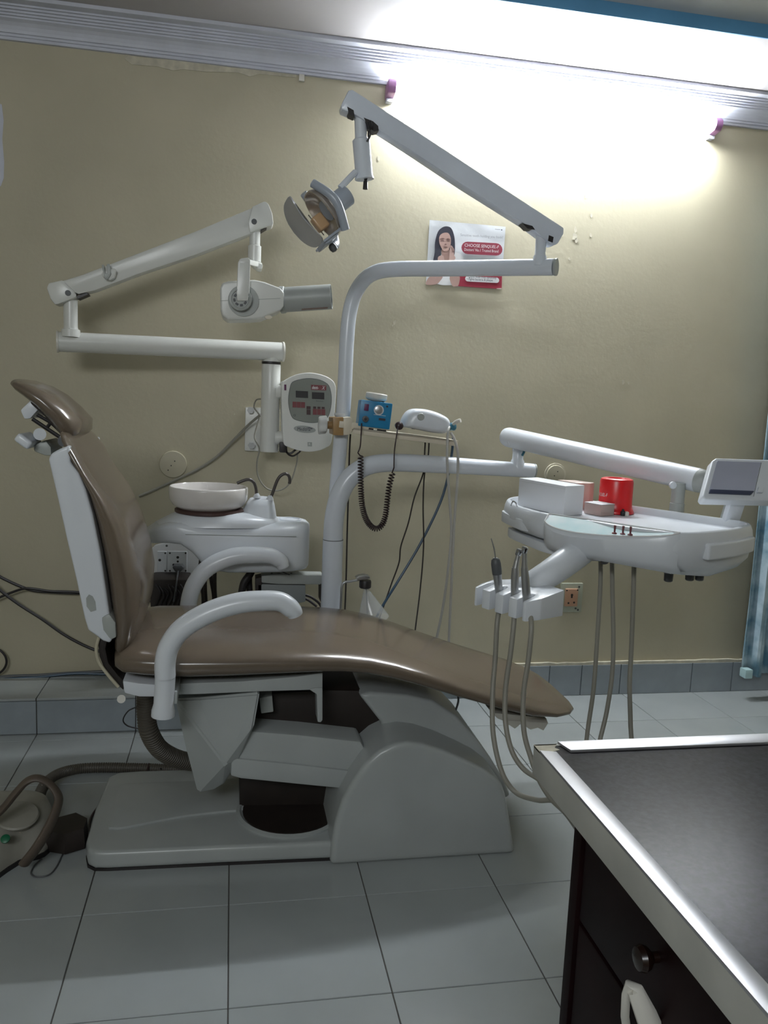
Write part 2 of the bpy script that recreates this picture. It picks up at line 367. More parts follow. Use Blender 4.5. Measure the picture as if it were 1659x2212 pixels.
pshape('printed_red_block', [(700, 1020), (1392, 1020), (1385, 1240), (660, 1190), (690, 1120)], M['darkred'], .0046, False, 'printed dark red block')
def pill(x0, y0, x1, y1, r, sl):
    p = []
    for (cx, a0) in ((x1-r, -90), (x0+r, 90)):
        for k in range(9):
            a = math.radians(a0+22.5*k); cy = (y0+y1)/2
            x = cx+r*math.cos(a); p.append((x, cy+(y1-y0)/2*math.sin(a)+(x-(x0+x1)/2)*sl))
    return p
pshape('printed_maroon_bar', pill(730, 480, 1398, 682, 100, .052), M['maroon'], .0046, False, 'printed maroon rounded bar')
pshape('printed_white_bar', pill(790, 1040, 1345, 1128, 44, .05), M['inkwhite'], .0054, False)
def ptext(s, u, v, u2, h, m, d, shear=0.0, sl=.055, bold=0.0):
    a = A(*pp(u, v), py-d); b = A(*pp(u2, v+(u2-u)*sl), py-d)
    return text('lettering', s, a, b-a, EZ, h/7.541*A(930, 500, py).length/FPX, m, po, (b-a).length, shear=shear, bold=bold)
ptext('CHOOSE', 780, 548, 1030, 42, M['inkwhite'], .0056)
ptext('SENQUEL-F', 1046, 563, 1340, 40, M['inkwhite'], .0056, .25)
ptext("Doctors' No.1 Trusted Brand", 776, 616, 1330, 38, M['inkwhite'], .0056)
ptext('Sensitive teeth holding you back?', 712, 376, 1405, 34, M['inkgrey'], .0056, sl=.06)
ptext('\u2022 Quick relief from sensitivity', 820, 1050, 1300, 32, M['hair'], .0062)
ptext('\u2022 Fights bacteria & plaque', 820, 1092, 1240, 32, M['hair'], .0062)
obj('printed_emblem', disc_y(B(), A(*pp(1386, 276), py-.005), .0022, .0004, 16), M['hair'], po)
obj('printed_emblem', box(B(), A(*pp(1270, 272), py).x, A(*pp(1360, 272), py).x, py-.0045, py-.0043, A(*pp(1310, 276), py).z, A(*pp(1310, 266), py).z), M['inkgrey'], po, smooth=False)
pshape('printed_tape', [(1300, 1225), (1382, 1222), (1380, 1243), (1310, 1245)], M['peach'], .0058, False)

# ================================================================== curtain on the right
bm = B(); nu, nv = 60, 24; vs = []; cx0 = A(1607, 1440, 2.78).x
for j in range(nv+1):
    z = .10 + (2.08-.10)*j/nv
    for i in range(nu+1):
        x = cx0 + .46*i/nu
        vs.append(bm.verts.new((x + .004*math.sin(z*3), 2.79 + .022*math.sin(i*.62)+.008*math.sin(i*1.7+z*2), z + .006*math.sin(i*.5))))
for j in range(nv):
    for i in range(nu):
        a = j*(nu+1)+i; bm.faces.new((vs[a], vs[a+1], vs[a+nu+2], vs[a+nu+1]))
ct = obj('curtain', bm, M['curtain'], None, 'blue and white patterned curtain hanging at the right edge', 'curtain')
md = ct.modifiers.new('thick', 'SOLIDIFY'); md.thickness = .003
obj('hem', box(B(), cx0-.004, cx0+.03, 2.76, 2.80, .094, .132, .006), mat('curtain_hem', (.42, .60, .62), .8), ct, 'pale turned hem corner')
obj('curtain_rod', rod(B(), (cx0-.06, 2.79, 2.09), (XR, 2.79, 2.09), .01), M['steel'], ct)

# ================================================================== dental chair
def prof(bm, pts, y0, y1, bev=.006, seg=2):     # side outline measured on the plane y0, as deep as y1-y0
    return prism(bm, PL(pts, y0), (0, y1-y0, 0), bev, seg)
ch = thing('dental_chair', (.2, 2.05, 0), 'brown vinyl dental chair with white shell, two white armrests and white floor base', 'dental chair')
# seat and leg rest cushion
secs = []
for x, zt, zb, y0, y1 in ((-.262, .520, .492, 1.90, 2.20), (-.255, .532, .480, 1.855, 2.245), (-.235, .541, .474, 1.825, 2.27), (-.19, .546, .470, 1.812, 2.285), (-.10, .545, .464, 1.806, 2.292), (.0, .543, .466, 1.804, 2.295), (.11, .541, .470, 1.804, 2.295), (.21, .537, .474, 1.804, 2.295), (.27, .534, .473, 1.804, 2.295), (.33, .527, .468, 1.804, 2.295), (.39, .514, .455, 1.804, 2.295),
        (.45, .496, .438, 1.805, 2.295), (.56, .455, .404, 1.805, 2.295), (.66, .420, .374, 1.806, 2.292), (.75, .392, .350, 1.810, 2.288), (.82, .372, .340, 1.828, 2.27), (.87, .357, .334, 1.865, 2.235), (.90, .346, .330, 1.91, 2.19), (.912, .339, .331, 1.96, 2.14)):
    secs.append((x, (zt+zb)/2, .12 if .3 < x < .85 else 0, 1, (zt-zb)/2, y0, y1))
obj('seat_cushion', pad(B(), secs, 44, 2.7, 4.0), M['vinyl'], ch, 'long glossy brown vinyl seat and leg cushion', ang=60)
# backrest cushion: front outline (far side) and rear outline (near side) share the same profile
bs = []
for xb, zb_, xf, zf, y0, y1 in ((-.262, .515, -.240, .498, 1.90, 2.20), (-.262, .540, -.222, .515, 1.862, 2.24), (-.262, .575, -.208, .550, 1.845, 2.262), (-.266, .620, -.194, .605, 1.838, 2.270), (-.276, .690, -.190, .672, 1.836, 2.272), (-.288, .765, -.202, .738, 1.836, 2.272), (-.300, .830, -.226, .815, 1.836, 2.272), (-.315, .895, -.262, .880, 1.838, 2.270), (-.340, .945, -.300, .932, 1.848, 2.258), (-.361, .985, -.322, .975, 1.846, 2.26), (-.373, 1.008, -.342, 1.003, 1.862, 2.243), (-.381, 1.023, -.356, 1.021, 1.895, 2.21), (-.384, 1.030, -.366, 1.030, 1.96, 2.15)):
    bs.append(((xb+xf)/2-.004, (zb_+zf)/2, xf-xb, zf-zb_, math.hypot(xf-xb, zf-zb_)/2, y0, y1))
obj('backrest_cushion', pad(B(), bs, 44, 2.4, 3.2), M['vinyl'], ch, 'tall brown vinyl backrest cushion', ang=60)
sh = obj('backrest_shell', prof(B(), [(104, 992), (110, 980), (128, 970), (150, 962), (152, 1000), (170, 1022), (185, 1058), (200, 1110), (216, 1190), (228, 1270), (238, 1340), (246, 1372), (238, 1390), (222, 1385), (205, 1372), (190, 1362), (182, 1335), (165, 1255), (145, 1170), (125, 1080)], 1.848, 2.262, .014, 3), M['white'], ch, 'white plastic backrest shell')
obj('shell_recess', prof(B(), [(186, 1292), (192, 1284), (200, 1288), (206, 1300), (208, 1318), (196, 1322), (187, 1310)], 1.8472, 1.849, 0), M['greyplastic'], sh)
obj('lower_shell_pad', prof(B(), [(218, 1335), (236, 1325), (250, 1345), (252, 1378), (238, 1384), (222, 1362)], 1.842, 1.90, .008), M['greyplastic'], ch)
# headrest
hs = []
for xb, zb_, xf, zf, y0, y1 in ((-.375, .998, -.363, 1.004, 1.97, 2.13), (-.380, 1.003, -.345, 1.024, 1.935, 2.165), (-.392, 1.020, -.345, 1.050, 1.918, 2.185), (-.412, 1.050, -.372, 1.078, 1.912, 2.19), (-.438, 1.078, -.405, 1.106, 1.912, 2.19), (-.460, 1.096, -.438, 1.124, 1.916, 2.186), (-.482, 1.112, -.470, 1.134, 1.93, 2.17), (-.497, 1.124, -.490, 1.136, 1.965, 2.135)):
    hs.append(((xb+xf)/2, (zb_+zf)/2, xf-xb, zf-zb_, math.hypot(xf-xb, zf-zb_)/2+.003, y0, y1))
hd = obj('headrest', pad(B(), hs, 40, 2.4, 3.0), M['vinyl'], ch, 'brown vinyl headrest cushion', ang=60)
obj('headrest_backing', prof(B(), [(64, 858), (80, 862), (100, 882), (125, 905), (146, 935), (150, 946), (120, 925), (92, 896), (66, 872)], 1.95, 2.15, .004), M['brownblack'], hd)
hm = obj('headrest_mount', prof(B(), [(43, 886), (68, 862), (84, 872), (86, 882), (66, 904), (52, 906)], 1.98, 2.10, .008), M['white'], ch, 'white headrest bracket and lever')
bm = B(); tube(bm, PT([(70, 905, 1.99), (100, 925, 1.99), (135, 948, 1.99)]), .0045, 8); tube(bm, PT([(80, 896, 1.99), (112, 915, 1.99), (138, 940, 1.99)]), .004, 8); tube(bm, PT([(98, 928, 1.99), (112, 910, 1.99)]), .004, 8)
obj('adjusting_rod', bm, M['black'], hm)
obj('pivot', rod(B(), A(137, 953, 1.965), A(137, 953, 1.965)+Vector((0, .15, 0)), .013, 18), M['darkgrey'], hm)
obj('lever_knob', obox(B(), A(61, 951, 2.0), ((.8, 0, -.6), EY, (.6, 0, .8)), (.019, .05, .011), .008, 3), M['white'], hm)
obj('lever_knob', rod(B(), A(86, 938, 1.97), A(86, 938, 2.06), .014, 18), M['white'], hm)
obj('mount_neck', prof(B(), [(72, 962), (98, 950), (110, 966), (112, 985), (96, 984), (72, 975)], 1.99, 2.12, .006), M['greyplastic'], hm)
# hinge strap at the bottom of the backrest
obj('hinge_strap', prof(B(), [(216, 1376), (232, 1380), (228, 1402), (234, 1432), (252, 1455), (268, 1472), (266, 1492), (246, 1472), (226, 1448), (214, 1418), (212, 1394)], 1.90, 2.18, .004), M['brownblack'], ch, 'black curved hinge strap')
tube(b2 := B(), PT([(214, 1376, 1.897), (208, 1402, 1.897), (214, 1430, 1.897), (232, 1456, 1.897), (256, 1484, 1.897)]), .004, 8)
obj('strap_edging', b2, M['wallplate'], ch)
obj('bolt', rod(B(), A(262, 1510, 1.93), A(262, 1510, 1.97), .010, 14), M['cream'], ch)
# seat frame
obj('seat_side_cover', prof(B(), [(264, 1470), (300, 1476), (352, 1480), (352, 1506), (300, 1506), (268, 1498)], 1.86, 2.22, .006), M['white'], ch)
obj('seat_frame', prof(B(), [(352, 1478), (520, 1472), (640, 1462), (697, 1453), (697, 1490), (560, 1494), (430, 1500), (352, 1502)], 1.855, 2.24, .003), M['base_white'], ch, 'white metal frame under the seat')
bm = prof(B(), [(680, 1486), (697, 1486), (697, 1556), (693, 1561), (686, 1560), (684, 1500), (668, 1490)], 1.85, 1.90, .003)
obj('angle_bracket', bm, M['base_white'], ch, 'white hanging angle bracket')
# armrests
def armrest(path, y, r, sleeve, lab):
    bm = B(); rr = [r*1.0, r*1.02, r*1.02, r*1.06, r*1.05, r*1.0, r*.95, r*.72]
    tube(bm, [A(u, v, y) for u, v in path], rr, 18, 8, flat=1.15)
    a = obj('armrest', bm, M['white'], ch, lab)
    p, q, fl = sleeve; p = A(*p, y); q = A(*q, y)
    obj('armrest_sleeve', lathe(B(), [(r*.6, 0), (r*fl, .002), (r*fl, .014), (r*.98, .03), (r*.98, (p-q).length)], q, p-q, 24), M['white'], a)
armrest([(357, 1462), (357, 1430), (366, 1395), (395, 1357), (450, 1324), (510, 1304), (565, 1298), (606, 1300), (632, 1318), (638, 1330)], 1.77, .0225, ((357, 1462), (352, 1548), 1.14), 'near white curved armrest')
armrest([(408, 1325), (408, 1300), (420, 1262), (450, 1226), (500, 1203), (550, 1199), (585, 1201), (606, 1212), (612, 1226)], 2.325, .0235, ((408, 1322), (408, 1400), 1.0), 'far white curved armrest')
obj('armrest_bracket', box(B(), -.15, -.11, 1.77, 1.87, .435, .465, .004), M['base_white'], ch)
obj('armrest_bracket', box(B(), -.15, -.10, 2.27, 2.34, .455, .485, .004), M['base_white'], ch)
# white tapered cover under the seat
bm = B()
def P(u, v, y): return A(u, v, y)
front = [P(378, 1510, 1.905), P(428, 1508, 1.915), P(561, 1497, 1.84), P(549, 1568, 1.85), P(518, 1640, 1.885), P(484, 1694, 1.93), P(462, 1707, 1.94), P(430, 1713, 1.94), P(425, 1706, 1.94), P(400, 1610, 1.925)]
mid = P(486, 1652, 1.872)
vf = [bm.verts.new(p) for p in front]; vb = [bm.verts.new((p.x, 2.19, p.z)) for p in front]; vm = bm.verts.new(mid)
n = len(vf)
for i in range(n): bm.faces.new((vf[i], vb[i], vb[(i+1) % n], vf[(i+1) % n]))
bm.faces.new(vb)
for i in range(n): bm.faces.new((vf[i], vf[(i+1) % n], vm))
bmesh.ops.recalc_face_normals(bm, faces=bm.faces[:])
bmesh.ops.bevel(bm, geom=[e for e in bm.edges if e.calc_face_angle(0) > .9], offset=.005, segments=2, affect='EDGES', clamp_overlap=True)
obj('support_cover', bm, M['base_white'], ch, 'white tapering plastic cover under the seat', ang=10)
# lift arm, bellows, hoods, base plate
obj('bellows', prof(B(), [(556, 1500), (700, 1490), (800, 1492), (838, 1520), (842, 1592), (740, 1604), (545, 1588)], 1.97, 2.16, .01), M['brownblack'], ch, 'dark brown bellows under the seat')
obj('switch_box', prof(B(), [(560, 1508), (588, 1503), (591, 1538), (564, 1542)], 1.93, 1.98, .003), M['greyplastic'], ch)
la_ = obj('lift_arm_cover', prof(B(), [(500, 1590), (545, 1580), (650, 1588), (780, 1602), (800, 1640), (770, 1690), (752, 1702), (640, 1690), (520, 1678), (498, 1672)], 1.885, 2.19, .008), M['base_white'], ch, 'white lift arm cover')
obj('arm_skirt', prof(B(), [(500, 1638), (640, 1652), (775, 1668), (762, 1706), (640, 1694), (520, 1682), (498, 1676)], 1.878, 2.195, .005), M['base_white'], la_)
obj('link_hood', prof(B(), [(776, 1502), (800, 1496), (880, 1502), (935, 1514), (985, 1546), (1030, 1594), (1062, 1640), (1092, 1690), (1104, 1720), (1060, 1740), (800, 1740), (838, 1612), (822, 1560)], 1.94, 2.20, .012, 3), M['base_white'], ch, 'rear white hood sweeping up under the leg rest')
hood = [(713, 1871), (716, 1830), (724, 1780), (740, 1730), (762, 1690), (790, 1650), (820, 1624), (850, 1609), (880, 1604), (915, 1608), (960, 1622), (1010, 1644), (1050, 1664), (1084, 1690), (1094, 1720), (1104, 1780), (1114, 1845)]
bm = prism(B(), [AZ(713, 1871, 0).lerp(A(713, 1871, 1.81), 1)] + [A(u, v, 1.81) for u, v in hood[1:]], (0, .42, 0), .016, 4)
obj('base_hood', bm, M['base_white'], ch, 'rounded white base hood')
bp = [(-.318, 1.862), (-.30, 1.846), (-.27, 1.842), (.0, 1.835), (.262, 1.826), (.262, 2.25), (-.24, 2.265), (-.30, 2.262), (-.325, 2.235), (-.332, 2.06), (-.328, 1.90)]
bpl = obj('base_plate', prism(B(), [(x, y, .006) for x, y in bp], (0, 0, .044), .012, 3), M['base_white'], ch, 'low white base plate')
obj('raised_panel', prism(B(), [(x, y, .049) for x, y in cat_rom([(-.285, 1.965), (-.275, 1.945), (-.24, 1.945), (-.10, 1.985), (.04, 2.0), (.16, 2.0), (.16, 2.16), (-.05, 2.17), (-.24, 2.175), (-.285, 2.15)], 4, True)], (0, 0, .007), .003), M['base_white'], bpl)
obj('cavity_shade_block', prism(B(), [(x, y, .05) for x, y in ((.035, 2.02), (.30, 2.0), (.30, 2.2), (.035, 2.2))], (0, 0, .13), .004), M['brownblack'], ch, 'dark block standing in for the shaded cavity')  # dark brown block stands in for the shade of the cavity under the lift arm
obj('pit_shade_disc', lathe(B(), [(.122, .0), (.122, .0080), (.001, .0081)], (.165, 1.99, .0490), EZ, 40), M['brownblack'], bpl, 'dark round disc standing in for a shaded pit')  # flat disc, its dark colour paints the shade inside a round pit
obj('pit_rim', lathe(B(), [(.120, .0), (.138, 0), (.139, .006), (.130, .009), (.122, .003)], (.165, 1.99, .050), (0, 0, 1), 40), M['base_white'], bpl)  # raised ring shaped as the lit edge of the round pit
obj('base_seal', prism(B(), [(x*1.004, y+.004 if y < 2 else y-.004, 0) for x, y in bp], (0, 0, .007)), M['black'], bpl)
# torn lining hanging under the leg rest
bm = B(); q = []
pts = [(1062, 1540), (1075, 1552), (1085, 1556), (1100, 1566), (1112, 1574), (1120, 1568), (1128, 1560), (1136, 1570), (1146, 1576), (1152, 1568), (1162, 1572), (1174, 1578), (1184, 1562), (1180, 1552), (1120, 1545)]
obj('torn_lining', prism(B(), [A(u, v, 1.88+.03*(k % 2)) for k, (u, v) in enumerate(pts)], (0, .12, .003)), M['gauze'], ch, 'torn pale lining under the foot end')
# corrugated hoses
def corr(bm, pts, r, ribs, seg=14):
    P_ = cat_rom(pts, 40); L = [0]
    for a, b in zip(P_, P_[1:]): L.append(L[-1]+(b-a).length)
    n = ribs*4; out = []; k = 0
    for i in range(n+1):
        s = L[-1]*i/n
        while k < len(L)-2 and L[k+1] < s: k += 1
        t = (s-L[k])/max(1e-6, L[k+1]-L[k]); out.append(P_[k].lerp(P_[k+1], t))
    rings = []; prev = None
    for i, p in enumerate(out):
        t = (out[min(i+1, n)]-out[max(i-1, 0)]).normalized(); a = prev or Vector((0, 1, 0)); nn = (a-t*a.dot(t)).normalized(); prev = nn; bn = t.cross(nn)
        rr = r*(1.0 if i % 4 in (0, 1) else .88)
        rings.append([p+nn*math.cos(2*PI*j/seg)*rr+bn*math.sin(2*PI*j/seg)*rr for j in range(seg)])
    return loft(bm, rings)
obj('corrugated_sleeve', corr(B(), PT([(316, 1500, 2.05), (316, 1540, 2.05), (322, 1580, 2.05), (345, 1618, 2.08), (385, 1640, 2.12), (430, 1648, 2.16)]), .0245, 46), M['corrug'], ch, 'thick dark corrugated cable sleeve')
obj('thin_cord', tube(B(), PT([(300, 1526, 2.06), (278, 1535, 2.06), (266, 1555, 2.06), (276, 1568, 2.06), (300, 1574, 2.06)]), .0018, 6), M['black'], ch)
obj('thin_cord', tube(B(), PT([(987, 1490, 2.1), (990, 1515, 2.1), (980, 1545, 2.1)]), .003, 6), M['darkgrey'], ch)
bm = B()
for k in range(4):
    u = 720+22*k; tube(bm, PT([(u, 1470, 2.12), (u+8, 1480, 2.1), (u+20*(-1)**k, 1500, 2.1)]), .004, 6)
obj('cable_bundle', bm, M['black'], ch, kind='stuff')

# ================================================================== wall-mounted x-ray unit
cx, cy = A(584, 870, 2.76).x, 2.76
xr = thing('dental_xray_unit', (cx, WY, .94), 'white wall-mounted x-ray unit with folding arm, tube head and control panel', 'x-ray machine')
obj('wall_plate', box(B(), A(529, 930, 2.88).x, A(603, 930, 2.88).x, 2.874, WY, A(545, 974, 2.88).z, A(545, 880, 2.88).z, .004), M['xray'], xr)
for u, v in ((541, 886), (543, 962)):
    p = A(u, v, 2.874); b_ = obj('bolt', rod(B(), p, p+Vector((0, -.016, 0)), .0125, 6), M['steel'], xr, 'steel bolt'); 
obj('column', lathe(B(), [(.030, 0), (.0315, .003), (.0315, A(584, 790, cy).z-A(584, 976, cy).z), (.030, A(584, 787, cy).z-A(584, 976, cy).z)], (cx, cy, A(584, 976, cy).z), EZ, 28), M['xray'], xr)
zt = A(584, 786, cy).z
obj('collar_ring', lathe(B(), [(.0318, 0), (.0318, .007)], (cx, cy, zt), EZ, 28), M['black'], xr, 'black collar ring')
for v in (846, 945):
    p = A(600, v, cy); obj('stand_off', rod(B(), (cx, cy+.02, p.z), (cx, WY-.01, p.z), .022, 18), M['xray'], xr)
    obj('side_stub', lathe(B(), [(.024, 0), (.020, .03), (.019, .06)], (cx+.02, cy-.01, p.z), (1, -.15, 0), 20), M['xray'], xr)
# lower arm
pR, pL = A(609, 760, 2.76), A(127, 738, 2.66)
d = (pR-pL).normalized()
bm = B(); rod(bm, pL, pR, .0305, 28); lathe(bm, [(.030, 0), (.028, .012), (.020, .022)], (cx, cy, zt+.007), EZ, 24)
lo_arm = obj('lower_arm', bm, M['xray'], xr)
obj('end_cap', rod(B(), pR, pR+d*.006, .033, 28), M['cream'], lo_arm); obj('end_cap', rod(B(), pL-d*.006, pL, .033, 28), M['cream'], lo_arm)
# riser + scissor arm
ya = 2.655
rb, rt = A(153, 728, ya), A(152, 640, ya)
bm = lathe(B(), [(.030, 0), (.027, .022), (.022, .024), (.0205, .03), (.0205, (rt-rb).length)], rb, EZ, 24)
obj('arm_riser', bm, M['xray'], xr)
def beam(pts, y, dep, bev, nm, m, par): return obj(nm, prof(B(), pts, y, y+dep, bev), m, par)
sa = beam([(128, 608), (180, 592), (300, 546), (420, 500), (545, 448), (568, 470), (575, 492), (540, 506), (420, 552), (300, 592), (205, 628), (170, 636), (150, 628)], 2.63, .05, .008, 'scissor_arm', M['xray'], xr)
beam([(100, 622), (104, 611), (128, 606), (133, 604), (146, 616), (160, 628), (166, 641), (150, 648), (126, 657), (118, 659), (108, 645)], 2.622, .066, .008, 'arm_end_block', M['xray'], sa)
beam([(545, 446), (572, 434), (580, 440), (588, 460), (591, 482), (588, 487), (560, 494), (540, 503), (536, 480)], 2.622, .066, .008, 'arm_end_block', M['xray'], sa)
for u, v in ((147, 633), (549, 479)):
    p = A(u, v, 2.622); obj('pivot_screw', rod(B(), p+Vector((0, .004, 0)), p+Vector((0, -.003, 0)), .0085, 16), M['darkgrey'], sa)
beam([(165, 640), (188, 632), (190, 636), (167, 646)], 2.632, .046, 0, 'dark_slot', M['black'], sa)
beam([(525, 503), (537, 497), (537, 503), (528, 507)], 2.632, .046, 0, 'dark_slot', M['black'], sa); beam([(562, 495), (578, 486), (580, 489), (564, 499)], 2.632, .046, 0, 'dark_slot', M['black'], sa)
hk = obj('cord_hook', prof(B(), [(219, 588), (226, 585), (246, 578), (252, 585), (248, 600), (238, 606), (228, 603), (220, 596)], 2.612, 2.632, .006), M['xray'], sa)
obj('prong', prof(B(), [(219, 572), (224, 571), (227, 590), (232, 590), (230, 571), (236, 569), (240, 592), (232, 604), (226, 602)], 2.606, 2.616, .002), M['greyplastic'], hk)
yh = 2.60
p0, p1, p2 = A(551, 492, 2.65), A(548, 530, 2.65), A(550, 566, 2.65)
bm = lathe(B(), [(.0165, 0), (.0165, (p0-p1).length), (.0205, (p0-p1).length+.002), (.0205, (p0-p2).length)], p0, -EZ, 22)
obj('head_riser', bm, M['xray'], xr)
yk = obj('yoke', prof(B(), [(514, 566), (520, 558), (536, 556), (541, 562), (539, 630), (536, 650), (512, 650), (511, 630)], 2.475, 2.49, .003), M['xray'], xr)
obj('yoke_bridge', prism(B(), [A(516, 560, 2.475), A(540, 560, 2.475), A(567, 568, 2.66), A(548, 562, 2.67)], (0, 0, -.016), .004), M['xray'], yk)
obj('yoke_tip', prof(B(), [(541, 566), (556, 566), (568, 572), (566, 581), (556, 580), (548, 573)], 2.60, 2.665, .003), M['xray'], yk)
headp = [(475, 622), (480, 611), (493, 607), (550, 604), (572, 609), (606, 622), (614, 632), (613, 662), (606, 670), (592, 676), (566, 688), (545, 690), (492, 691), (480, 682), (476, 668)]
hd_ = obj('tube_head', prof(B(), headp, 2.50, 2.62, .016, 4), M['xray'], xr)
obj('seam', prof(B(), [(477, 649), (515, 648), (606, 644), (606, 645), (515, 649), (477, 650)], 2.4993, 2.501, 0), M['greyplastic'], hd_)
obj('oval_mark', prof(B(), [(580+8*math.cos(a), 685+4*math.sin(a)) for a in [k*PI/7 for k in range(14)]], 2.4985, 2.51, 0), M['beige'], hd_)
c = A(526, 650, 2.50); obj('dial_plate', disc_y(B(), c+Vector((0, -.004, 0)), .0455, .006, 32), M['greyplastic'], hd_, 'grey round dial plate')
c = A(519, 646, 2.478)
kb = obj('dial_knob', lathe(B(), [(.033, -.022), (.034, -.004), (.033, 0), (.026, .001), (.025, -.003)], c+Vector((0, -.002, 0)), (0, -1, 0), 32), M['greyplastic'], yk, 'grey round dial')
for k in range(8):
    a = k*PI/4+.2; p = c+Vector((.0175*math.cos(a), -.0005, .0175*math.sin(a)))
    obox(bm2 := B(), p, ((math.cos(a), 0, math.sin(a)), EY, (-math.sin(a), 0, math.cos(a))), (.003, .0012, .0042))
    if k == 0: allb = bm2
    else: merge(allb, bm2)
obj('dial_slots', allb, M['darkgrey'], yk)
a_, b_ = A(608, 648, 2.545), A(716, 641, 2.515); d = (b_-a_).normalized(); L = (b_-a_).length
cone = obj('cone', lathe(B(), [(.040, -.004), (.041, .0), (.040, .010), (.0375, .012), (.0375, L), (.0345, L), (.034, L-.05)], a_, d, 36, cap=False), M['greyplastic'], xr, 'grey open cylinder cone')
obj('cone_inside', lathe(B(), [(.034, L-.055), (.0342, L-.05), (.0, L-.049)], a_, d, 30), M['black'], cone)
obj('warning_strip', obox(B(), a_+d*(L*.66)+Vector((0, -.016, -.0335)), (d, (0, 1, -.45), (0, .45, 1)), (L*.26, .004, .001)), mat('worn_label', (.25, .17, .14), .5), cone)
# control panel
YP = 2.685
outline = cat_rom(PL([(608, 832), (615, 822), (640, 809), (668, 805), (694, 809), (714, 818), (724, 830), (726, 850), (722, 905), (716, 955), (706, 966), (690, 973), (668, 976), (645, 973), (622, 965), (612, 955), (609, 900)], YP), 3, True)
cb = obj('control_box', prism(B(), outline, (0, .075, 0), .011, 3), M['xray'], xr, 'white arched control box')
fp = cat_rom(PL([(632, 826), (650, 820), (669, 818), (690, 821), (707, 830), (713, 842), (715.5, 860), (714, 880), (709, 898), (700, 907), (684, 912), (666, 912), (645, 908), (632.5, 902), (626, 885), (623.6, 863), (626.5, 840)], YP-.001), 3, True)
obj('panel_rim', prism(B(), [p+(p-A(669, 865, YP)).normalized()*.0016 for p in fp], (0, .004, 0)), M['darkgrey'], cb)
pn = obj('panel_film', prism(B(), [p+Vector((0, -.0008, 0)) for p in fp], (0, .004, 0)), M['panelgrey'], cb, 'grey control film')
def plate(nm, u0, v0, u1, v1, m, par, y=YP-.0028, sl=.05, th=.0012, lab=None):
    return obj(nm, prism(B(), PL([(u0, v0), (u1, v0+(u1-u0)*sl), (u1, v1+(u1-u0)*sl), (u0, v1)], y), (0, th, 0), .0002, 1), m, par, lab, smooth=False)
for u in (639, 674): plate('display', u, 844 if u < 650 else 847, u+26.5, 858.5 if u < 650 else 861.5, M['black'], cb, lab='black display window')
M['btn'] = mat('button_red', (.19, .045, .05), .5); M['btnd'] = mat('button_dark', (.06, .03, .03), .5)
for k in range(3):
    b_ = plate('button', 632+9.2*k, 867.5+.4*k, 640.5+9.2*k, 880+.4*k, M['btn'], cb)
    plate('button', 675.8+9.2*k, 883+.4*k, 684.2+9.2*k, 895.6+.4*k, M['btn'], cb); plate('button', 676.6+9.2*k, 878+.4*k, 683+9.2*k, 882.5+.4*k, M['btnd'], cb)
plate('button', 662.3, 877.3, 671, 884, M['btnd'], cb); plate('button', 662.3, 884.6, 671, 895.6, M['btnd'], cb)
lg = plate('logo_plate', 672, 831, 705, 842, M['btn'], cb)
def btext(s, u, v, u2, h, m, par, y, sl=.05, shear=0., bold=0.0):
    a = A(u, v, y); b = A(u2, v+(u2-u)*sl, y)
    return text('lettering', s, a, b-a, EZ, h*(a-C0).length/FPX*.98, m, par, (b-a).length, shear=shear, bold=bold)
btext('dent-', 674, 840, 688, 7, M['inkwhite'], cb, YP-.0032, shear=.2, bold=.02); btext('X', 695, 841.5, 702.5, 8, M['inkwhite'], cb, YP-.0032, shear=.3)
btext('Second', 647, 863, 658, 2.2, M['inkgrey'], cb, YP-.002); btext('Exposure', 683, 867, 698, 2.4, M['hair'], cb, YP-.002)
obj('symbol', lathe(B(), [(.0024, 0), (.0037, 0), (.0037, .0006), (.0024, .0006), (.0024, 0)], A(636.5, 897, YP-.0022), (0, 1, 0), 18, cap=False), M['darkgrey'], cb)
oc = A(658.4, 927.4, YP-.001)
obj('badge', prism(B(), [oc+Vector((.0365*math.cos(a), 0, .0118*math.sin(a)-.002*math.cos(a))) for a in [k*PI/16 for k in range(32)]], (0, .003, 0)), M['greyplastic'], cb, 'grey oval badge')
btext('Meditrix', 642, 930, 671, 7.5, M['hair'], cb, YP-.0016, shear=.15)
obj('badge_swoosh', prism(B(), PL([(659, 924.3), (668, 923.2), (676, 925.6), (671, 928), (673, 926), (667, 924.6)], YP-.0018), (0, .001, 0)), M['hair'], cb, smooth=False)
sq = plate('mark', 664.5, 955, 674, 964, M['greyplastic'], cb, y=YP-.0008)
btext('R', 667, 961.5, 671, 5, M['xray'], cb, YP-.0014)
plate('rocker_switch', 614, 830.5, 618.5, 843, M['purple'], cb, y=YP-.002)
bm = B(); tube(bm, PT([(618, 958, 2.74), (620, 978, 2.72), (632, 985, 2.70), (645, 978, 2.70), (652, 970, 2.73)]), .003, 8); tube(bm, PT([(612, 955, 2.76), (615, 972, 2.75), (626, 980, 2.74), (640, 970, 2.74)]), .0035, 8)
obj('cable', bm, M['black'], xr)
box(b3 := B(), A(604, 960, 2.72).x, A(618, 960, 2.72).x, 2.70, 2.75, A(610, 977, 2.72).z, A(610, 955, 2.72).z, .004); obj('cable_gland', b3, M['black'], xr)
tag(obj('power_cable', tube(B(), PT([(563, 896, 2.81), (540, 915, 2.84), (510, 945, 2.86), (470, 985, 2.872), (430, 1012, 2.876), (390, 1032, 2.878), (340, 1055, 2.88), (300, 1072, 2.88)]), .0045, 8), M['hose']), 'thick grey cable running down the wall from the x-ray column to the left', 'cable')
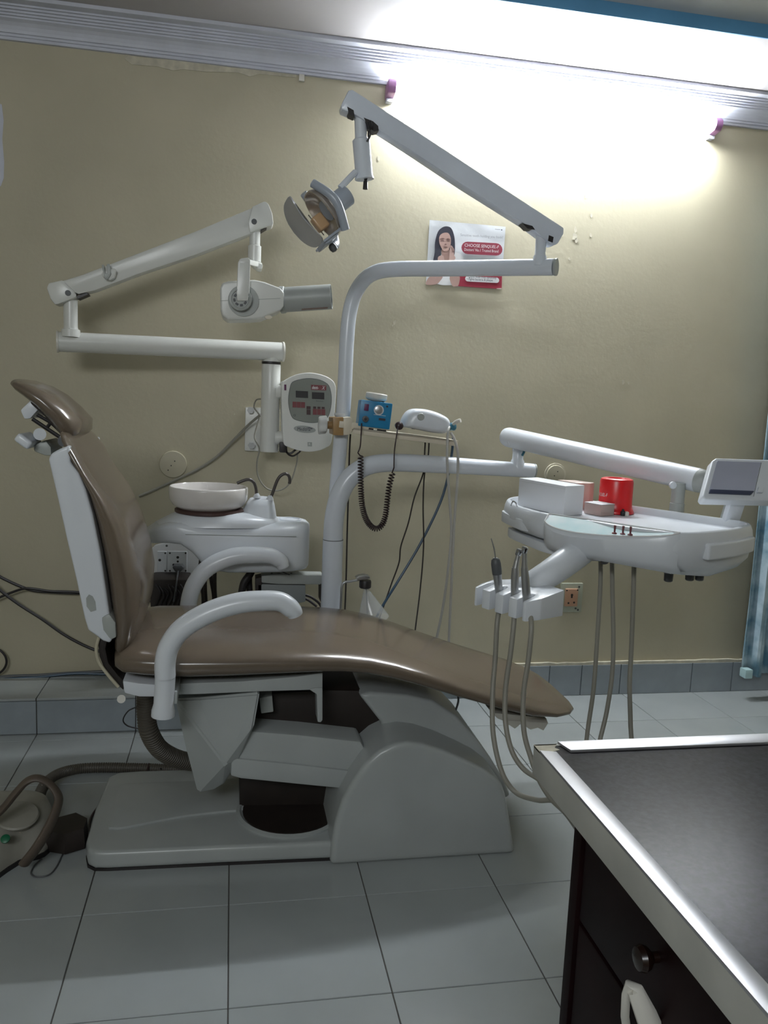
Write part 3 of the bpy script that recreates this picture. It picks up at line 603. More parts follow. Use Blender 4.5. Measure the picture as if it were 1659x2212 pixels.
tag(obj('looped_cable', tube(B(), PT([(566, 862, 2.80), (554, 864, 2.83), (549, 880, 2.84), (560, 897, 2.84), (555, 920, 2.83), (550, 945, 2.82), (560, 970, 2.80), (555, 1000, 2.80), (558, 1030, 2.80), (575, 1054, 2.80), (600, 1060, 2.80), (625, 1045, 2.80), (640, 1005, 2.80), (643, 976, 2.78)]), .0026, 8), M['hose']), 'thin grey cable hanging in a loop below the x-ray control panel', 'cable')

# ================================================================== operating light on its pole
ol = thing('operating_light', (A(722, 1165, 2.47).x, 2.47, .0), 'white pole with swing arms carrying the small operating lamp', 'dental light')
pth = [(721, 1180, 2.47), (727, 1050, 2.47), (742, 880, 2.47), (749, 740, 2.47), (756, 672, 2.47), (772, 625, 2.46), (800, 594, 2.43), (845, 582, 2.39), (950, 580, 2.30), (1080, 578.5, 2.20), (1196, 577, 2.11)]
pole = obj('pole', tube(B(), PT(pth), .0222, 22, 10), M['steel_white'], ol, 'bent white pole')
pz = A(738, 897, 2.47); obj('collar', lathe(B(), [(.0222, -.002), (.0232, 0), (.0232, .006), (.0222, .007)], pz, EZ, 24, cap=False), M['white'], pole)
p, q = A(1180, 577.2, 2.122), A(1199, 577, 2.108)
obj('end_cap', rod(B(), q, q+(q-p).normalized()*.005, .0228, 24), M['greyplastic'], pole)
ys = 2.11
r1, r2 = A(1165, 575, 2.13), A(1168, 495, 2.13)
obj('arm_riser', lathe(B(), [(.020, 0), (.018, .025), (.0145, .03), (.0145, (r2-r1).length)], r1, EZ, 20), M['steel_white'], ol)
spa = obj('spring_arm', prof(B(), [(737, 226), (753, 194), (762, 193), (900, 282), (1060, 388), (1210, 486), (1219, 492), (1218, 505), (1206, 526), (1195, 530), (1140, 488), (1000, 400), (880, 320), (770, 249), (738, 236)], ys, ys+.045, .007), mat('arm_grey_white', (.70, .75, .84), .25), ol, 'long grey white spring arm')
for pts in ([(750, 230), (764, 238), (766, 252), (754, 247)], [(786, 254), (806, 262), (817, 272), (818, 282), (808, 284), (796, 274)], [(1186, 508), (1196, 512), (1194, 524), (1184, 520)], [(1128, 482), (1150, 488), (1156, 496), (1140, 494)]):
    obj('dark_slot', prof(B(), pts, ys-.001, ys+.03, 0), M['black'], spa)
j1, j2, j3 = A(778, 243, 2.13), A(780, 300, 2.13), A(787, 384, 2.13)
obj('drop_tube', rod(B(), j1, j2, .0155, 20), M['steel_white'], ol)
bm = lathe(B(), [(.018, 0), (.0225, .004), (.0225, (j3-j2).length-.004), (.0245, (j3-j2).length), (.0245, (j3-j2).length+.004)], j2, (j3-j2), 26)
ds = obj('joint_sleeve', bm, M['steel_white'], ol)
obj('lock_knob', lathe(B(), [(.006, 0), (.0035, .006), (.0055, .010), (.0065, .028)], A(790, 384, 2.125), -EZ, 12), M['black'], ds, 'black lock knob')
bm = B(); tube(bm, PT([(800, 258, 2.115), (803, 275, 2.10), (796, 285, 2.105), (797, 300, 2.11)]), .0025, 6); tube(bm, PT([(796, 262, 2.11), (798, 280, 2.10), (800, 292, 2.105), (792, 306, 2.11)]), .002, 6)
obj('wire', bm, M['black'], spa)
# lamp head
hc = A(697, 462, 2.10)
ax = Vector((-.71, -.21, -.62)).normalized(); bx = Vector((.72, 0, -.69)); bx = (bx-ax*bx.dot(ax)).normalized(); cxv = ax.cross(bx)
def LH(a, b, c): return hc + ax*a + bx*b + cxv*c
obj('lamp_arm', tube(B(), [A(768, 372, 2.12), A(752, 388, 2.11), A(735, 406, 2.105)], .008, 12), M['steel_white'], ol)
hb = obj('lamp_housing', lathe(B(), [(.020, -.088), (.0265, -.085), (.0275, -.02), (.026, -.012)], LH(0, 0, 0), ax, 26), M['lampgrey'], ol, 'grey lamp housing')
rings = []
for a, s in ((-.034, .25), (-.030, .6), (-.018, .9), (-.004, 1.0), (.004, 1.0), (.004, .95), (-.006, .88), (-.018, .72), (-.024, .3)):
    rings.append([LH(a, .063*s*math.copysign(abs(math.cos(t))**.8, math.cos(t)), .052*s*math.copysign(abs(math.sin(t))**.8, math.sin(t))) for t in [k*2*PI/28 for k in range(28)]])
obj('reflector', loft(B(), rings), M['reflector'], hb)
for s in (-1,):
    bm = B(); tube(bm, [LH(-.016, -.074, s*.05), LH(-.022, -.04, s*.062), LH(-.026, 0, s*.066), LH(-.020, .04, s*.064), LH(-.002, .07, s*.052), LH(.016, .076, s*.03)], [.010, .012, .0125, .0125, .012, .009], 14, 6)
    obj('handle', bm, M['lampgrey'], hb, 'curved grey lamp handle')
tube(b4 := B(), [LH(-.010, -.066, .04), LH(-.02, 0, .062), LH(-.004, .068, .04)], .011, 12); obj('handle', b4, M['lampgrey'], hb)
sh_r = []
N = 14; shp = []
for k in range(40):
    t = 2*PI*k/40; shp.append((.066*math.copysign(abs(math.cos(t))**.55, math.cos(t)), .050*math.copysign(abs(math.sin(t))**.55, math.sin(t))))
fr = [LH(.056+.016*(1-(b/.066)**2), b-.012, c) for b, c in shp]; bk = [LH(.053+.016*(1-(b/.066)**2), b-.012, c) for b, c in shp]
obj('front_shield', loft(B(), [bk, fr]), M['shieldgrey'], hb, 'smoky front shield')
for s in (-1, 1):
    obj('shield_strut', obox(B(), LH(.026, .058, s*.034), (ax, bx, cxv), (.034, .003, .006), .002), M['lampgrey'], hb)
obj('shield_bridge', obox(B(), LH(.036, .060, 0), (ax, bx, cxv), (.022, .006, .034), .003), M['lampgrey'], hb)
obj('bulb_cover', obox(B(), LH(.018, .012, -.006), (ax, bx, cxv), (.016, .020, .012), .006, 3), M['amber'], hb, 'amber bulb cover')
obj('bulb_clip', rod(B(), LH(.022, -.022, -.024), LH(.022, .04, -.024), .0014, 8), M['chrome'], hb)
obj('knob', lathe(B(), [(.004, -.012), (.009, -.008), (.0105, 0), (.008, .008), (.002, .010)], LH(.030, .080, -.008), bx, 18), M['darkgrey'], hb, 'dark round knob')

# ================================================================== junction covers and sockets on the wall
def cover(u, v, r, lab):
    c = A(u, v, WY); o = obj('junction_cover', lathe(B(), [(r, 0), (r, .005), (r*.96, .008), (.001, .009)], c, (0, -1, 0), 36), M['wallplate'], None, lab, 'cover plate')
    for dx, dz in ((.006, .012), (-.006, -.004), (-.016, -.02)): obj('screw_hole', disc_y(B(), c+Vector((dx, -.0095, dz)), .0022, .002, 10), M['black'], o)
    return o
cover(374, 1003, .047, 'painted round cover plate low on the wall behind the backrest')
c2 = cover(1199, 1025, .036, 'painted round cover plate with chipped rim behind the delivery tray')
obj('chipped_rim', lathe(B(), [(.036, 0), (.044, 0), (.043, .003), (.036, .003)], A(1199, 1025, WY), (0, -1, 0), 18, cap=False), M['plaster'], c2)
c = A(1232, 1290, WY)
ws = obj('wall_socket', box(B(), c.x-.045, c.x+.045, WY-.012, WY, c.z-.058, c.z+.058, .003), M['socket_back'], None, 'small orange-faced wall socket low behind the instrument holder', 'socket')
f = obj('socket_face', box(B(), c.x-.030, c.x+.022, WY-.022, WY-.012, c.z-.032, c.z+.038, .003), M['socket_orange'], ws, 'orange socket face')
for dx, dz, r in ((-.004, .014, .005), (-.004, .006, .004), (-.016, -.018, .004), (.007, -.016, .004), (-.026, .032, .003), (.018, .034, .003)): obj('pin_hole', disc_y(B(), (c.x+dx, WY-.0226, c.z+dz), r, .001, 12), M['black'], f)
for dx, dz in ((.028, .044), (.02, -.042), (.03, -.048)): obj('screw', disc_y(B(), (c.x+dx, WY-.0126, c.z+dz), .004, .001, 12), M['darkgrey'], ws)
ypb = WY-.02
bd = obj('power_board', prism(B(), [A(u, v, ypb) for u, v in ((322, 1262), (322, 1190), (335, 1178), (360, 1172), (390, 1172), (412, 1182), (430, 1200), (442, 1222), (430, 1245), (415, 1258))], (0, .02, 0), .003), M['card'], None, 'white power board with sockets on the wall behind the chair', 'power board')
def sock(u0, u1, v0, v1, holes):
    o = obj('socket', prism(B(), PL([(u0, v0), (u1, v0), (u1, v1), (u0, v1)], ypb-.004), (0, .006, 0), .001, 1), M['white'], bd)
    for u, v, r in holes: obj('pin_hole', disc_y(B(), A(u, v, ypb-.0045), r*.0016, .001, 12), M['black'], o)
sock(362, 404, 1191, 1236, ((384, 1204, 3), (384, 1213, 2.4), (375, 1220, 2.6), (391, 1220, 2.6), (367, 1195, 2), (401, 1195, 2), (367, 1233, 2), (401, 1233, 2)))
sock(340, 360, 1191, 1236, ((357, 1195, 2), (357, 1233, 2), (345, 1210, 3)))
obj('screw', disc_y(B(), A(360, 1179, ypb-.001), .004, .002, 12), M['darkgrey'], bd)
pg = obj('power_plug', prof(B(), [(372, 1226), (376, 1222), (392, 1222), (398, 1227), (392, 1234), (386, 1238), (378, 1235)], 2.825, 2.866, .004), M['darkgrey'], None, 'dark grey plug in the power board', 'plug')
obj('plug_cable', tube(B(), PT([(385, 1232, 2.835), (384, 1240, 2.80), (382, 1250, 2.742), (380, 1270, 2.736), (375, 1300, 2.735)]), .003, 8), M['darkgrey'], pg)
bx_ = obj('power_unit', box(B(), A(325, 1290, 2.75).x, A(408, 1290, 2.75).x, 2.75, 2.872, .128, A(350, 1252, 2.75).z, .006), M['brownblack'], None, 'dark box standing on the tiled step under the power board', 'box')
bm = B()
for k in range(7):
    u = 335+9*k; tube(bm, PT([(u, 1262+4*(k % 3), 2.745), (u+10, 1280+5*(k % 2), 2.735), (u+4, 1300, 2.738), (u-6+4*(k % 3), 1318, 2.745)]), .003, 6)
obj('cable_tangle', bm, M['black'], bx_, kind='stuff')

# ================================================================== delivery unit: column, swing arms, tray, instrument holder, film viewer
yd = 2.42
dcx = A(719, 1180, yd).x
du = thing('delivery_unit', (dcx, yd, 0), 'white column with swing arms carrying the instrument tray and film viewer', 'delivery unit')
z1 = A(719, 1166, yd).z
colm = obj('column', lathe(B(), [(.05, 0), (.05, .01), (.0315, .012), (.0315, z1)], (dcx, yd, 0), EZ, 28), M['steel_white'], du)
obj('column_joint', lathe(B(), [(.0317, 0), (.0317, .002)], (dcx, yd, z1), EZ, 28), M['darkgrey'], colm)
da = [(719, 1170, yd), (722, 1120, yd), (733, 1072, yd), (756, 1032, yd), (790, 1008, yd), (835, 1000, yd), (900, 1001, yd+.005), (1000, 1007, yd+.012), (1152, 1017, yd+.02)]
ub = obj('lower_swing_arm', tube(B(), PT(da), [.0305, .030, .029, .028, .027, .0225], 24, 10), M['steel_white'], du, 'bent white swing arm tube')
p, q = A(1135, 1016, yd+.02), A(1153, 1017, yd+.02); obj('end_cap', rod(B(), q, q+(q-p).normalized()*.004, .0228, 24), M['greyplastic'], ub)
r1, r2 = A(1117, 1012, yd+.018), A(1119, 955, yd+.018)
obj('arm_riser', lathe(B(), [(.024, 0), (.021, .024), (.0175, .03), (.0175, .055), (.019, .056), (.019, (r2-r1).length)], r1, EZ, 22), M['steel_white'], du)
bm = B(); tube(bm, PT([(1124, 968, yd-.01), (1132, 974, yd-.015), (1128, 984, yd-.01)]), .004, 8); tube(bm, PT([(1128, 968, yd-.01), (1138, 972, yd-.015), (1146, 968, yd-.01)]), .003, 8)
obj('cable', bm, M['teal'], ub)
s1, s2 = A(1101, 945, yd), A(1510, 1038, 1.83); dv = (s2-s1).normalized()
pa = obj('parallel_arm', lathe(B(), [(.020, -.024), (.027, -.018), (.0305, -.006), (.031, 0), (.0305, (s2-s1).length)], s1, dv, 30), M['white'], du, 'thick white parallel arm tube')
obj('end_cap', lathe(B(), [(.0305, 0), (.0300, .004), (.0285, .016), (.022, .024)], s2, dv, 30), M['greyplastic'], pa, 'grey end cap')
for u, v, y in ((1102, 957, yd-.03), (1452, 1048, 1.84)): obj('pivot_screw', lathe(B(), [(.009, 0), (.009, .006), (.004, .007)], A(u, v, y), (0, -1, 0), 14), M['white'], pa)
h1 = A(1466, 1052, 1.845); h2 = A(1463, 1104, 1.845)
obj('tray_post', lathe(B(), [(.0165, 0), (.0165, .05), (.018, .051), (.018, h1.z-h2.z+.04)], h1+Vector((0, 0, .01)), -EZ, 24), M['greyplastic'], du, 'grey tray post')
# tray body
ZT = .885
o2 = [(.691, 1.93), (.684, 1.86), (.690, 1.80), (.701, 1.735), (.753, 1.662), (.81, 1.55), (.87, 1.485), (.895, 1.472), (.94, 1.478), (1.0, 1.503), (1.06, 1.535), (1.115, 1.575), (1.148, 1.605), (1.160, 1.635), (1.160, 1.665), (1.130, 1.715), (1.075, 1.81), (1.015, 1.91), (.95, 2.0), (.89, 2.06), (.83, 2.085), (.77, 2.07), (.715, 2.01)]
oc2 = [Vector((x, y, 0)) for x, y in o2]
ctr = sum(oc2, Vector())/len(oc2)
sm = cat_rom(oc2, 4, True)
def off(pts, d):
    n = len(pts); out = []
    for i in range(n):
        t = (pts[(i+1) % n]-pts[i-1]).normalized(); nr = Vector((t.y, -t.x, 0))
        if nr.dot(pts[i]-ctr) < 0: nr = -nr
        out.append(pts[i]+nr*d)
    return out
def zr(pts, z): return [Vector((p.x, p.y, z)) for p in pts]
def low(pts, z, k):       # the underside hangs lower towards the right end
    return [Vector((p.x, p.y, z - k*min(1, max(0, (p.x-.72)/.32)))) for p in pts]
rings = [low(off(sm, -.075), .815, .046), low(off(sm, -.05), .817, .046), low(off(sm, -.018), .822, .034), low(off(sm, .0), .832, .022), zr(off(sm, .007), .853), zr(off(sm, .004), .872), zr(off(sm, .0), .882), zr(off(sm, -.003), ZT), zr(off(sm, -.009), ZT), zr(off(sm, -.012), .880), zr(off(sm, -.015), .868), zr(off(sm, -.02), .866)]
tray = obj('instrument_tray', loft(B(), rings), M['white'], du, 'rounded white instrument tray', ang=50)
# console bulge with membrane panel on the operator side
pa_, pb_ = Vector((.713, 1.720, 0)), Vector((.892, 1.468, 0)); dn = (pb_-pa_).normalized(); on = Vector((dn.y, -dn.x, 0))
if on.dot(pa_-ctr) < 0: on = -on
K = 28; ra, rb2, rc, rd, re, rf = [], [], [], [], [], []
for k in range(K+1):
    t = k/K; bl = (max(0, math.sin(PI*t**.72))**.55)*(1.0-.25*(t-.4)); c = pa_.lerp(pb_, t)
    ra.append(Vector((c.x, c.y, .8845))); p = c+on*.060*bl; rb2.append(Vector((p.x, p.y, .8845-.023*bl)))
    p = c+on*(.066*bl); rc.append(Vector((p.x, p.y, .8835-.030*bl))); p = c+on*(.056*bl); rd.append(Vector((p.x, p.y, .826-.008*t))); p = c+on*(-.018+.058*bl); re.append(Vector((p.x, p.y, .809-.006*t))); p = c+on*(-.055+.05*bl); rf.append(Vector((p.x, p.y, .805-.014*t)))
bm = B(); rows = [ra, rb2, rc, rd, re, rf]; vv = [[bm.verts.new(p) for p in r] for r in rows]
for i in range(5):
    for k in range(K): bm.faces.new((vv[i][k], vv[i][k+1], vv[i+1][k+1], vv[i+1][k]))
obj('console', bm, M['white'], tray, 'bulging console front', ang=50)
bm = B(); a_ = [bm.verts.new(ra[k].lerp(rb2[k], .06)+Vector((0, 0, .0008))) for k in range(1, K)]; b_ = [bm.verts.new(ra[k].lerp(rb2[k], .97)+Vector((0, 0, .0008))) for k in range(1, K)]
for k in range(K-2): bm.faces.new((a_[k], a_[k+1], b_[k+1], b_[k]))
obj('membrane_panel', bm, M['skyfilm'], tray, 'pale blue green worn membrane panel')
bm = B(); tube(bm, [p+Vector((0, 0, .0012)) for p in rb2], .0016, 6, 1)
tube(bm, [p+Vector((0, 0, .0012)) for p in ra], .0016, 6, 1); obj('panel_edge', bm, M['inkwhite'], tray)
for u, v in ((1327, 1151), (1345, 1152.5), (1361, 1154)):
    p = AZ(u, v+2, .8725)
    obj('toggle_switch', lathe(B(), [(.0052, 0), (.0052, .002), (.003, .0035), (.0018, .004), (.0026, .016), (.0022, .018)], p, (0, -.05, 1), 12), mat('toggle_red', (.20, .07, .08), .4), tray, 'small red toggle switch')
# bumper step under the left end, grip on the right front, feet
stp = [Vector((.672, 1.99, 0)), Vector((.676, 1.80, 0)), Vector((.70, 1.68, 0)), Vector((.76, 1.60, 0)), Vector((.80, 1.70, 0)), Vector((.78, 1.95, 0))]
obj('left_bumper', prism(B(), zr(cat_rom([Vector((.684, 1.96, 0)), Vector((.678, 1.85, 0)), Vector((.684, 1.80, 0)), Vector((.704, 1.775, 0)), Vector((.73, 1.85, 0)), Vector((.72, 1.98, 0))], 5, True), .832), (0, 0, .026), .004), M['white'], tray)
obj('under_plate', prism(B(), zr(cat_rom([Vector((.70, 1.95, 0)), Vector((.700, 1.78, 0)), Vector((.72, 1.69, 0)), Vector((.80, 1.62, 0)), Vector((.86, 1.74, 0)), Vector((.80, 1.93, 0))], 4, True), .795), (0, 0, .022), .003), M['white'], tray)
gi = off(sm, .0)
gsel = sorted([p for p in gi if .945 < p.x < 1.14 and p.y < 1.62], key=lambda p: p.x)
go = [p+Vector((.45, -.9, 0)).normalized()*.016 for p in gsel]
gl = zr(go + gsel[::-1], .828)
obj('grip', prism(B(), gl, (0, 0, .034), .005, 3), M['white'], tray, 'white grip block')
for u, v in ((1445, 1238), (1491, 1236), (1512, 1236)):
    p = AZ(u, v-1, .778); obj('foot_button', lathe(B(), [(.010, 0), (.0095, .018), (.007, .02)], p, -EZ, 16), M['darkgrey'], tray, 'dark button under tray')
# holder arm + holder
q1, q2, q3 = AZ(1247, 1195, .812), AZ(1200, 1230, .785), AZ(1150, 1262, .755)
obj('holder_arm', tube(B(), [q1+Vector((.03, .03, .012)), q1, q2, q3, q3.lerp(q2, -.6)], [.034, .032, .028, .026], 20, 8, flat=1.0), M['white'], du, 'white sloping holder arm')
ZH = .745
hl, hr, hb_ = AZ(1026, 1268, ZH), AZ(1137, 1301, ZH), AZ(1205, 1276, ZH)
e1 = (hr-hl).normalized(); e2 = Vector((-e1.y, e1.x, 0)); Lh = (hr-hl).length
if e2.dot(hb_-hr) < 0: e2 = -e2
dep = .105
pts = [(0.012, .0)]; 
sl = []
for k in range(4): sl.append((.045+k*.262)*Lh)
nw = .105*Lh
pts = [(-.004, .02), (0, 0)]
for s in sl:
    pts += [(s, 0), (s, .03), (s+nw*.25, .040), (s+nw*.75, .040), (s+nw, .03), (s+nw, 0)]
pts += [(Lh, 0), (Lh+.012, .03), (Lh+.006, dep), (Lh*.55, dep+.012), (Lh*.2, dep*.8), (.0, .05)]
hp = [hl+e1*x+e2*y for x, y in pts]
HH = .040
hbm = prism(B(), [Vector((p.x, p.y, ZH-HH)) for p in hp], (0, 0, HH), .004, 2)
for v in hbm.verts:
    yy = (v.co-hl).dot(e2)
    if yy > 0: v.co.z += .22*yy*(.35 if v.co.z < ZH-HH*.5 else 1) - (.0 if yy < .07 else (yy-.07)*.25)
ho = obj('instrument_holder', hbm, M['white'], du, 'white four slot instrument holder')
SLOT = [hl+e1*(s+nw/2)+e2*.026 for s in sl]
# film viewer
fy = 1.66
va = A(1546, 1004, fy+.03); vb = A(1516, 1078, fy-.03)
fdir = Vector((1, 0, .0)); up = (va-vb); up = (up-fdir*up.dot(fdir)).normalized(); nrm = fdir.cross(up).normalized()
if nrm.y > 0: nrm = -nrm
Wf, Hf = .27, (va-vb).length
vo = vb+(va-vb)*.5+fdir*(Wf/2)
skew = (va-vb).dot(fdir)
def FV(x, z, d=0): return vb+fdir*(x+skew*z/Hf)+up*z+nrm*d
fvp = [FV(x, z) for x, z in ((.008, 0), (Wf-.008, 0), (Wf, .008), (Wf, Hf-.008), (Wf-.008, Hf), (.008, Hf), (0, Hf-.008), (0, .008))]
fv = obj('film_viewer', prism(B(), fvp, -nrm*.026, .006, 3), M['white'], du, 'tilted white film viewer')
obj('viewer_screen', prism(B(), [FV(.012, .022, .0005), FV(.125, .022, .0005), FV(.125, Hf-.01, .0005), FV(.012, Hf-.01, .0005)], nrm*.001), M['viewer'], fv, 'blue grey viewer screen')
obj('ledge', prism(B(), [FV(.012, .014, 0), FV(.118, .012, 0), FV(.124, .022, 0), FV(.012, .024, 0)], nrm*.006, .002), M['navy'], fv, 'dark film ledge')
obj('viewer_button', prism(B(), [FV(.132, .018), FV(.146, .018), FV(.146, .034), FV(.132, .034)], nrm*.007, .002), M['white'], fv)
obj('viewer_groove', prism(B(), [FV(.1265, .01, .0003), FV(.1275, .01, .0003), FV(.1275, Hf-.01, .0003), FV(.1265, Hf-.01, .0003)], nrm*.0004), M['darkgrey'], fv)
w1, w2 = A(1590, 1086, fy), A(1578, 1124, fy+.03)
obj('viewer_bracket', obox(B(), (w1+w2)/2, ((1, 0, 0), (0, 1, 0), (w1-w2)), (.019, .009, (w1-w2).length/2+.012), .003), M['white'], du)
obj('viewer_bracket_back', obox(B(), (w1+w2)/2+Vector((.006, .016, -.003)), ((1, 0, 0), (0, 1, 0), (w1-w2)), (.021, .007, (w1-w2).length/2+.01), .003), M['greyplastic'], du)
# upper ends of the instrument hoses, hanging from the tray underside; each loops round into a handpiece
TRAY_HOSE = [[(1297, 1200, 1.70), (1297, 1260, 1.70), (1290, 1380, 1.69), (1282, 1490, 1.68), (1268, 1590, 1.67), (1262, 1680, 1.64)],
             [(1322, 1205, 1.67), (1323, 1280, 1.67), (1325, 1380, 1.66), (1322, 1460, 1.65), (1310, 1540, 1.64), (1294, 1610, 1.62), (1285, 1690, 1.60)],
             [(1370, 1205, 1.62), (1368, 1290, 1.62), (1364, 1400, 1.62), (1360, 1480, 1.61), (1362, 1560, 1.60), (1362, 1650, 1.57)]]
obj('hose_plug', rod(B(), AZ(1305, 1205, .80), AZ(1306, 1216, .79), .008, 12), M['black'], tray)

# handpieces standing in the holder slots, each with its hose
def handpiece(slot, label, tilt, segs, mats, hose, extra=None):
    b = SLOT[slot]; b = Vector((b.x, b.y, ZH-HH*.9)); d = Vector(tilt).normalized()
    t = thing('dental_handpiece', b, label, 'handpiece', 'handpieces in the holder')
    for nm, pr, mm, lab in segs: obj(nm, lathe(B(), pr, b, d, 20), M[mm], t, lab)
    obj('hose', tube(B(), [b+Vector((0, 0, .01))] + PT(hose + [(1275, 1790+12*slot, 1.35), (1318, 1795+12*slot, 1.43), (1322, 1745, 1.52)] + TRAY_HOSE[slot-1][::-1]), .0052, 10, 8), M['hose'], t, 'grey rubber hose looping back to the tray')
    if extra: extra(t, b, d)
def handpiece(slot, label, top, prof_, hose, hi):
    b = SLOT[slot]; b = Vector((b.x, b.y, ZH-HH*.8)); tp = A(*top, b.y); d = (tp-b).normalized(); L = (tp-b).length
    t = thing('dental_handpiece', b, label, 'handpiece', 'handpieces in the holder')
    for nm, pr_, mm, lab in prof_: obj(nm, lathe(B(), [(r, h*L) for r, h in pr_], b, d, 20), M[mm], t, lab)
    obj('hose', tube(B(), [b+Vector((0, 0, .01))] + PT(hose + [(1275, 1790+12*slot, 1.35), (1318, 1795+12*slot, 1.43), (1322, 1745, 1.52)] + TRAY_HOSE[slot-1][::-1]), .0052, 10, 8), M['hose'], t, 'grey rubber hose looping back to the tray')
    if hi == 'needle':
        obj('needle_tip', tube(B(), [tp-d*.002, A(1068, 1188, b.y), A(1065, 1176, b.y), A(1061, 1163, b.y)], [.0018, .0016, .0011], 8), M['chrome'], t, 'thin bent metal tip')
    else:
        h = A(*hi, b.y); obj('neck', tube(B(), [tp-d*.003, tp.lerp(h, .5), h], [.0066, .0050, .0048], 12), M['steel'], t)
        obj('head', lathe(B(), [(.0052, -.007), (.0066, -.005), (.0066, .005), (.005, .007)], h, Vector((.2, -.15, 1)), 16), M['chrome'], t, 'small metal head')
handpiece(1, 'handpiece with a thin needle tip, leftmost in the white holder', (1070, 1205), [('body', [(.0070, 0), (.0082, .35), (.0088, .6), (.0095, .66)], 'steel', 'grey handle'), ('head', [(.0096, .66), (.0102, .72), (.0102, .88), (.0086, .96), (.004, 1)], 'darkgrey', 'dark rounded nose')], [(1074, 1345, 1.53), (1070, 1420, 1.52), (1064, 1500, 1.50), (1066, 1590, 1.47), (1085, 1670, 1.44), (1115, 1712, 1.42), (1160, 1728, 1.38), (1195, 1730, 1.36), (1230, 1755, 1.33)], 'needle')
handpiece(2, 'slim steel handpiece leaning right, second in the white holder', (1113, 1226), [('body', [(.0070, 0), (.0078, .4), (.0080, .8), (.0066, 1)], 'steel', 'grey steel handle')], [(1110, 1345, 1.49), (1103, 1410, 1.48), (1092, 1490, 1.47), (1092, 1560, 1.45), (1105, 1620, 1.42), (1130, 1660, 1.40), (1165, 1684, 1.37), (1200, 1712, 1.34), (1230, 1745, 1.31)], (1121, 1193))
handpiece(3, 'dark steel handpiece leaning left, rightmost in the white holder', (1133, 1226), [('body', [(.0078, 0), (.0086, .4), (.0080, .8), (.0066, 1)], 'steel', 'dark purple grey handle')], [(1148, 1350, 1.45), (1142, 1420, 1.44), (1131, 1500, 1.43), (1132, 1580, 1.41), (1148, 1640, 1.39), (1165, 1685, 1.37), (1190, 1725, 1.34), (1225, 1760, 1.31)], (1133, 1188))

# things lying on the tray
ZF = .8665
def corner_box(nm, p0, p1, p2, h, m, label, cat, bev=.002):
    p0, p1, p2 = [Vector((*p, ZF)) for p in (p0, p1, p2)]; f_ = p2-p1
    return obj(nm, prism(B(), [p0, p1, p1+f_, p0+f_], (0, 0, h), bev), m, None, label, cat), p0, p1, f_
wbx, p0, p1, f_ = corner_box('white_box', (.742, 2.005), (.791, 1.817), (.855, 1.850), .0735, M['card'], 'plain white cardboard box on the left of the tray', 'box')
k_ = Vector((-.97, -.25, 0))
obj('lid_seam', prism(B(), [p0+Vector((0, 0, .066))+k_*.0004, p1+Vector((0, 0, .066))+k_*.0004, p1+Vector((0, 0, .0664))+k_*.0004, p0+Vector((0, 0, .0664))+k_*.0004], -k_*.001), M['greyplastic'], wbx)
pbx, p0, p1, f_ = corner_box('plastic_case', (.871, 1.878), (.890, 1.823), (.937, 1.846), .028, M['clearish'], 'small clear pinkish plastic case in front of the red canister', 'case')
obj('lid', prism(B(), [p0+Vector((0, 0, .028)), p1+Vector((0, 0, .028)), p1+f_+Vector((0, 0, .028)), p0+f_+Vector((0, 0, .028))], (0, 0, .0015), .0005), M['card'], pbx, 'pale lid')
obj('card_box', prism(B(), [Vector((x, y, ZF)) for x, y in ((.865, 2.045), (.885, 1.965), (.925, 1.965), (.945, 1.985), (.915, 2.045))], (0, 0, .068), .003), M['peach'], None, 'peach and white card box standing behind the white box', 'box')
c = AZ(1327, 1107.5, ZF)
cp = [(.030, 0), (.0475, .001), (.048, .004), (.045, .010), (.0425, .014), (.0415, .030), (.0415, .081), (.039, .087), (.033, .0895), (.024, .0895), (.0205, .086), (.0205, .050), (.001, .05)]
cn = obj('canister', lathe(B(), cp, c, EZ, 44, cap=False), M['red'], None, 'round red plastic canister with white lettering on the tray', 'canister')
def wrap(a0):
    def f(X, Z):
        an = a0+X/.0419; return c+Vector((math.cos(an)*.0419, math.sin(an)*.0419, .043+Z))
    return f
for a0 in (-2.92-.62, -.50): text('lettering', 'SENQUEL-F', (0, 0, 0), EX, EZ, .0085, M['inkwhite'], cn, .042, bend=wrap(a0), shear=.2)
c = AZ(1345, 1114, ZF)
bt = obj('small_bottle', lathe(B(), [(.005, 0), (.006, .002), (.006, .010), (.003, .013), (.003, .016), (.001, .017)], c, EZ, 14), M['black'], None, 'tiny black and white bottle at the foot of the red canister', 'bottle')
obj('cap', lathe(B(), [(.006, 0), (.006, .009), (.003, .011)], c+Vector((.010, .0, 0)), EZ, 14), M['cream'], bt)
cl = B(); tube(cl, [AZ(1104, 1092, .884), AZ(1108, 1083, .893), AZ(1114, 1086, .897), AZ(1117, 1094, .886)], .0016, 6)
obj('metal_clip', cl, M['chrome'], None, 'bent metal clip at the left rim of the tray beside the white box', 'clip')

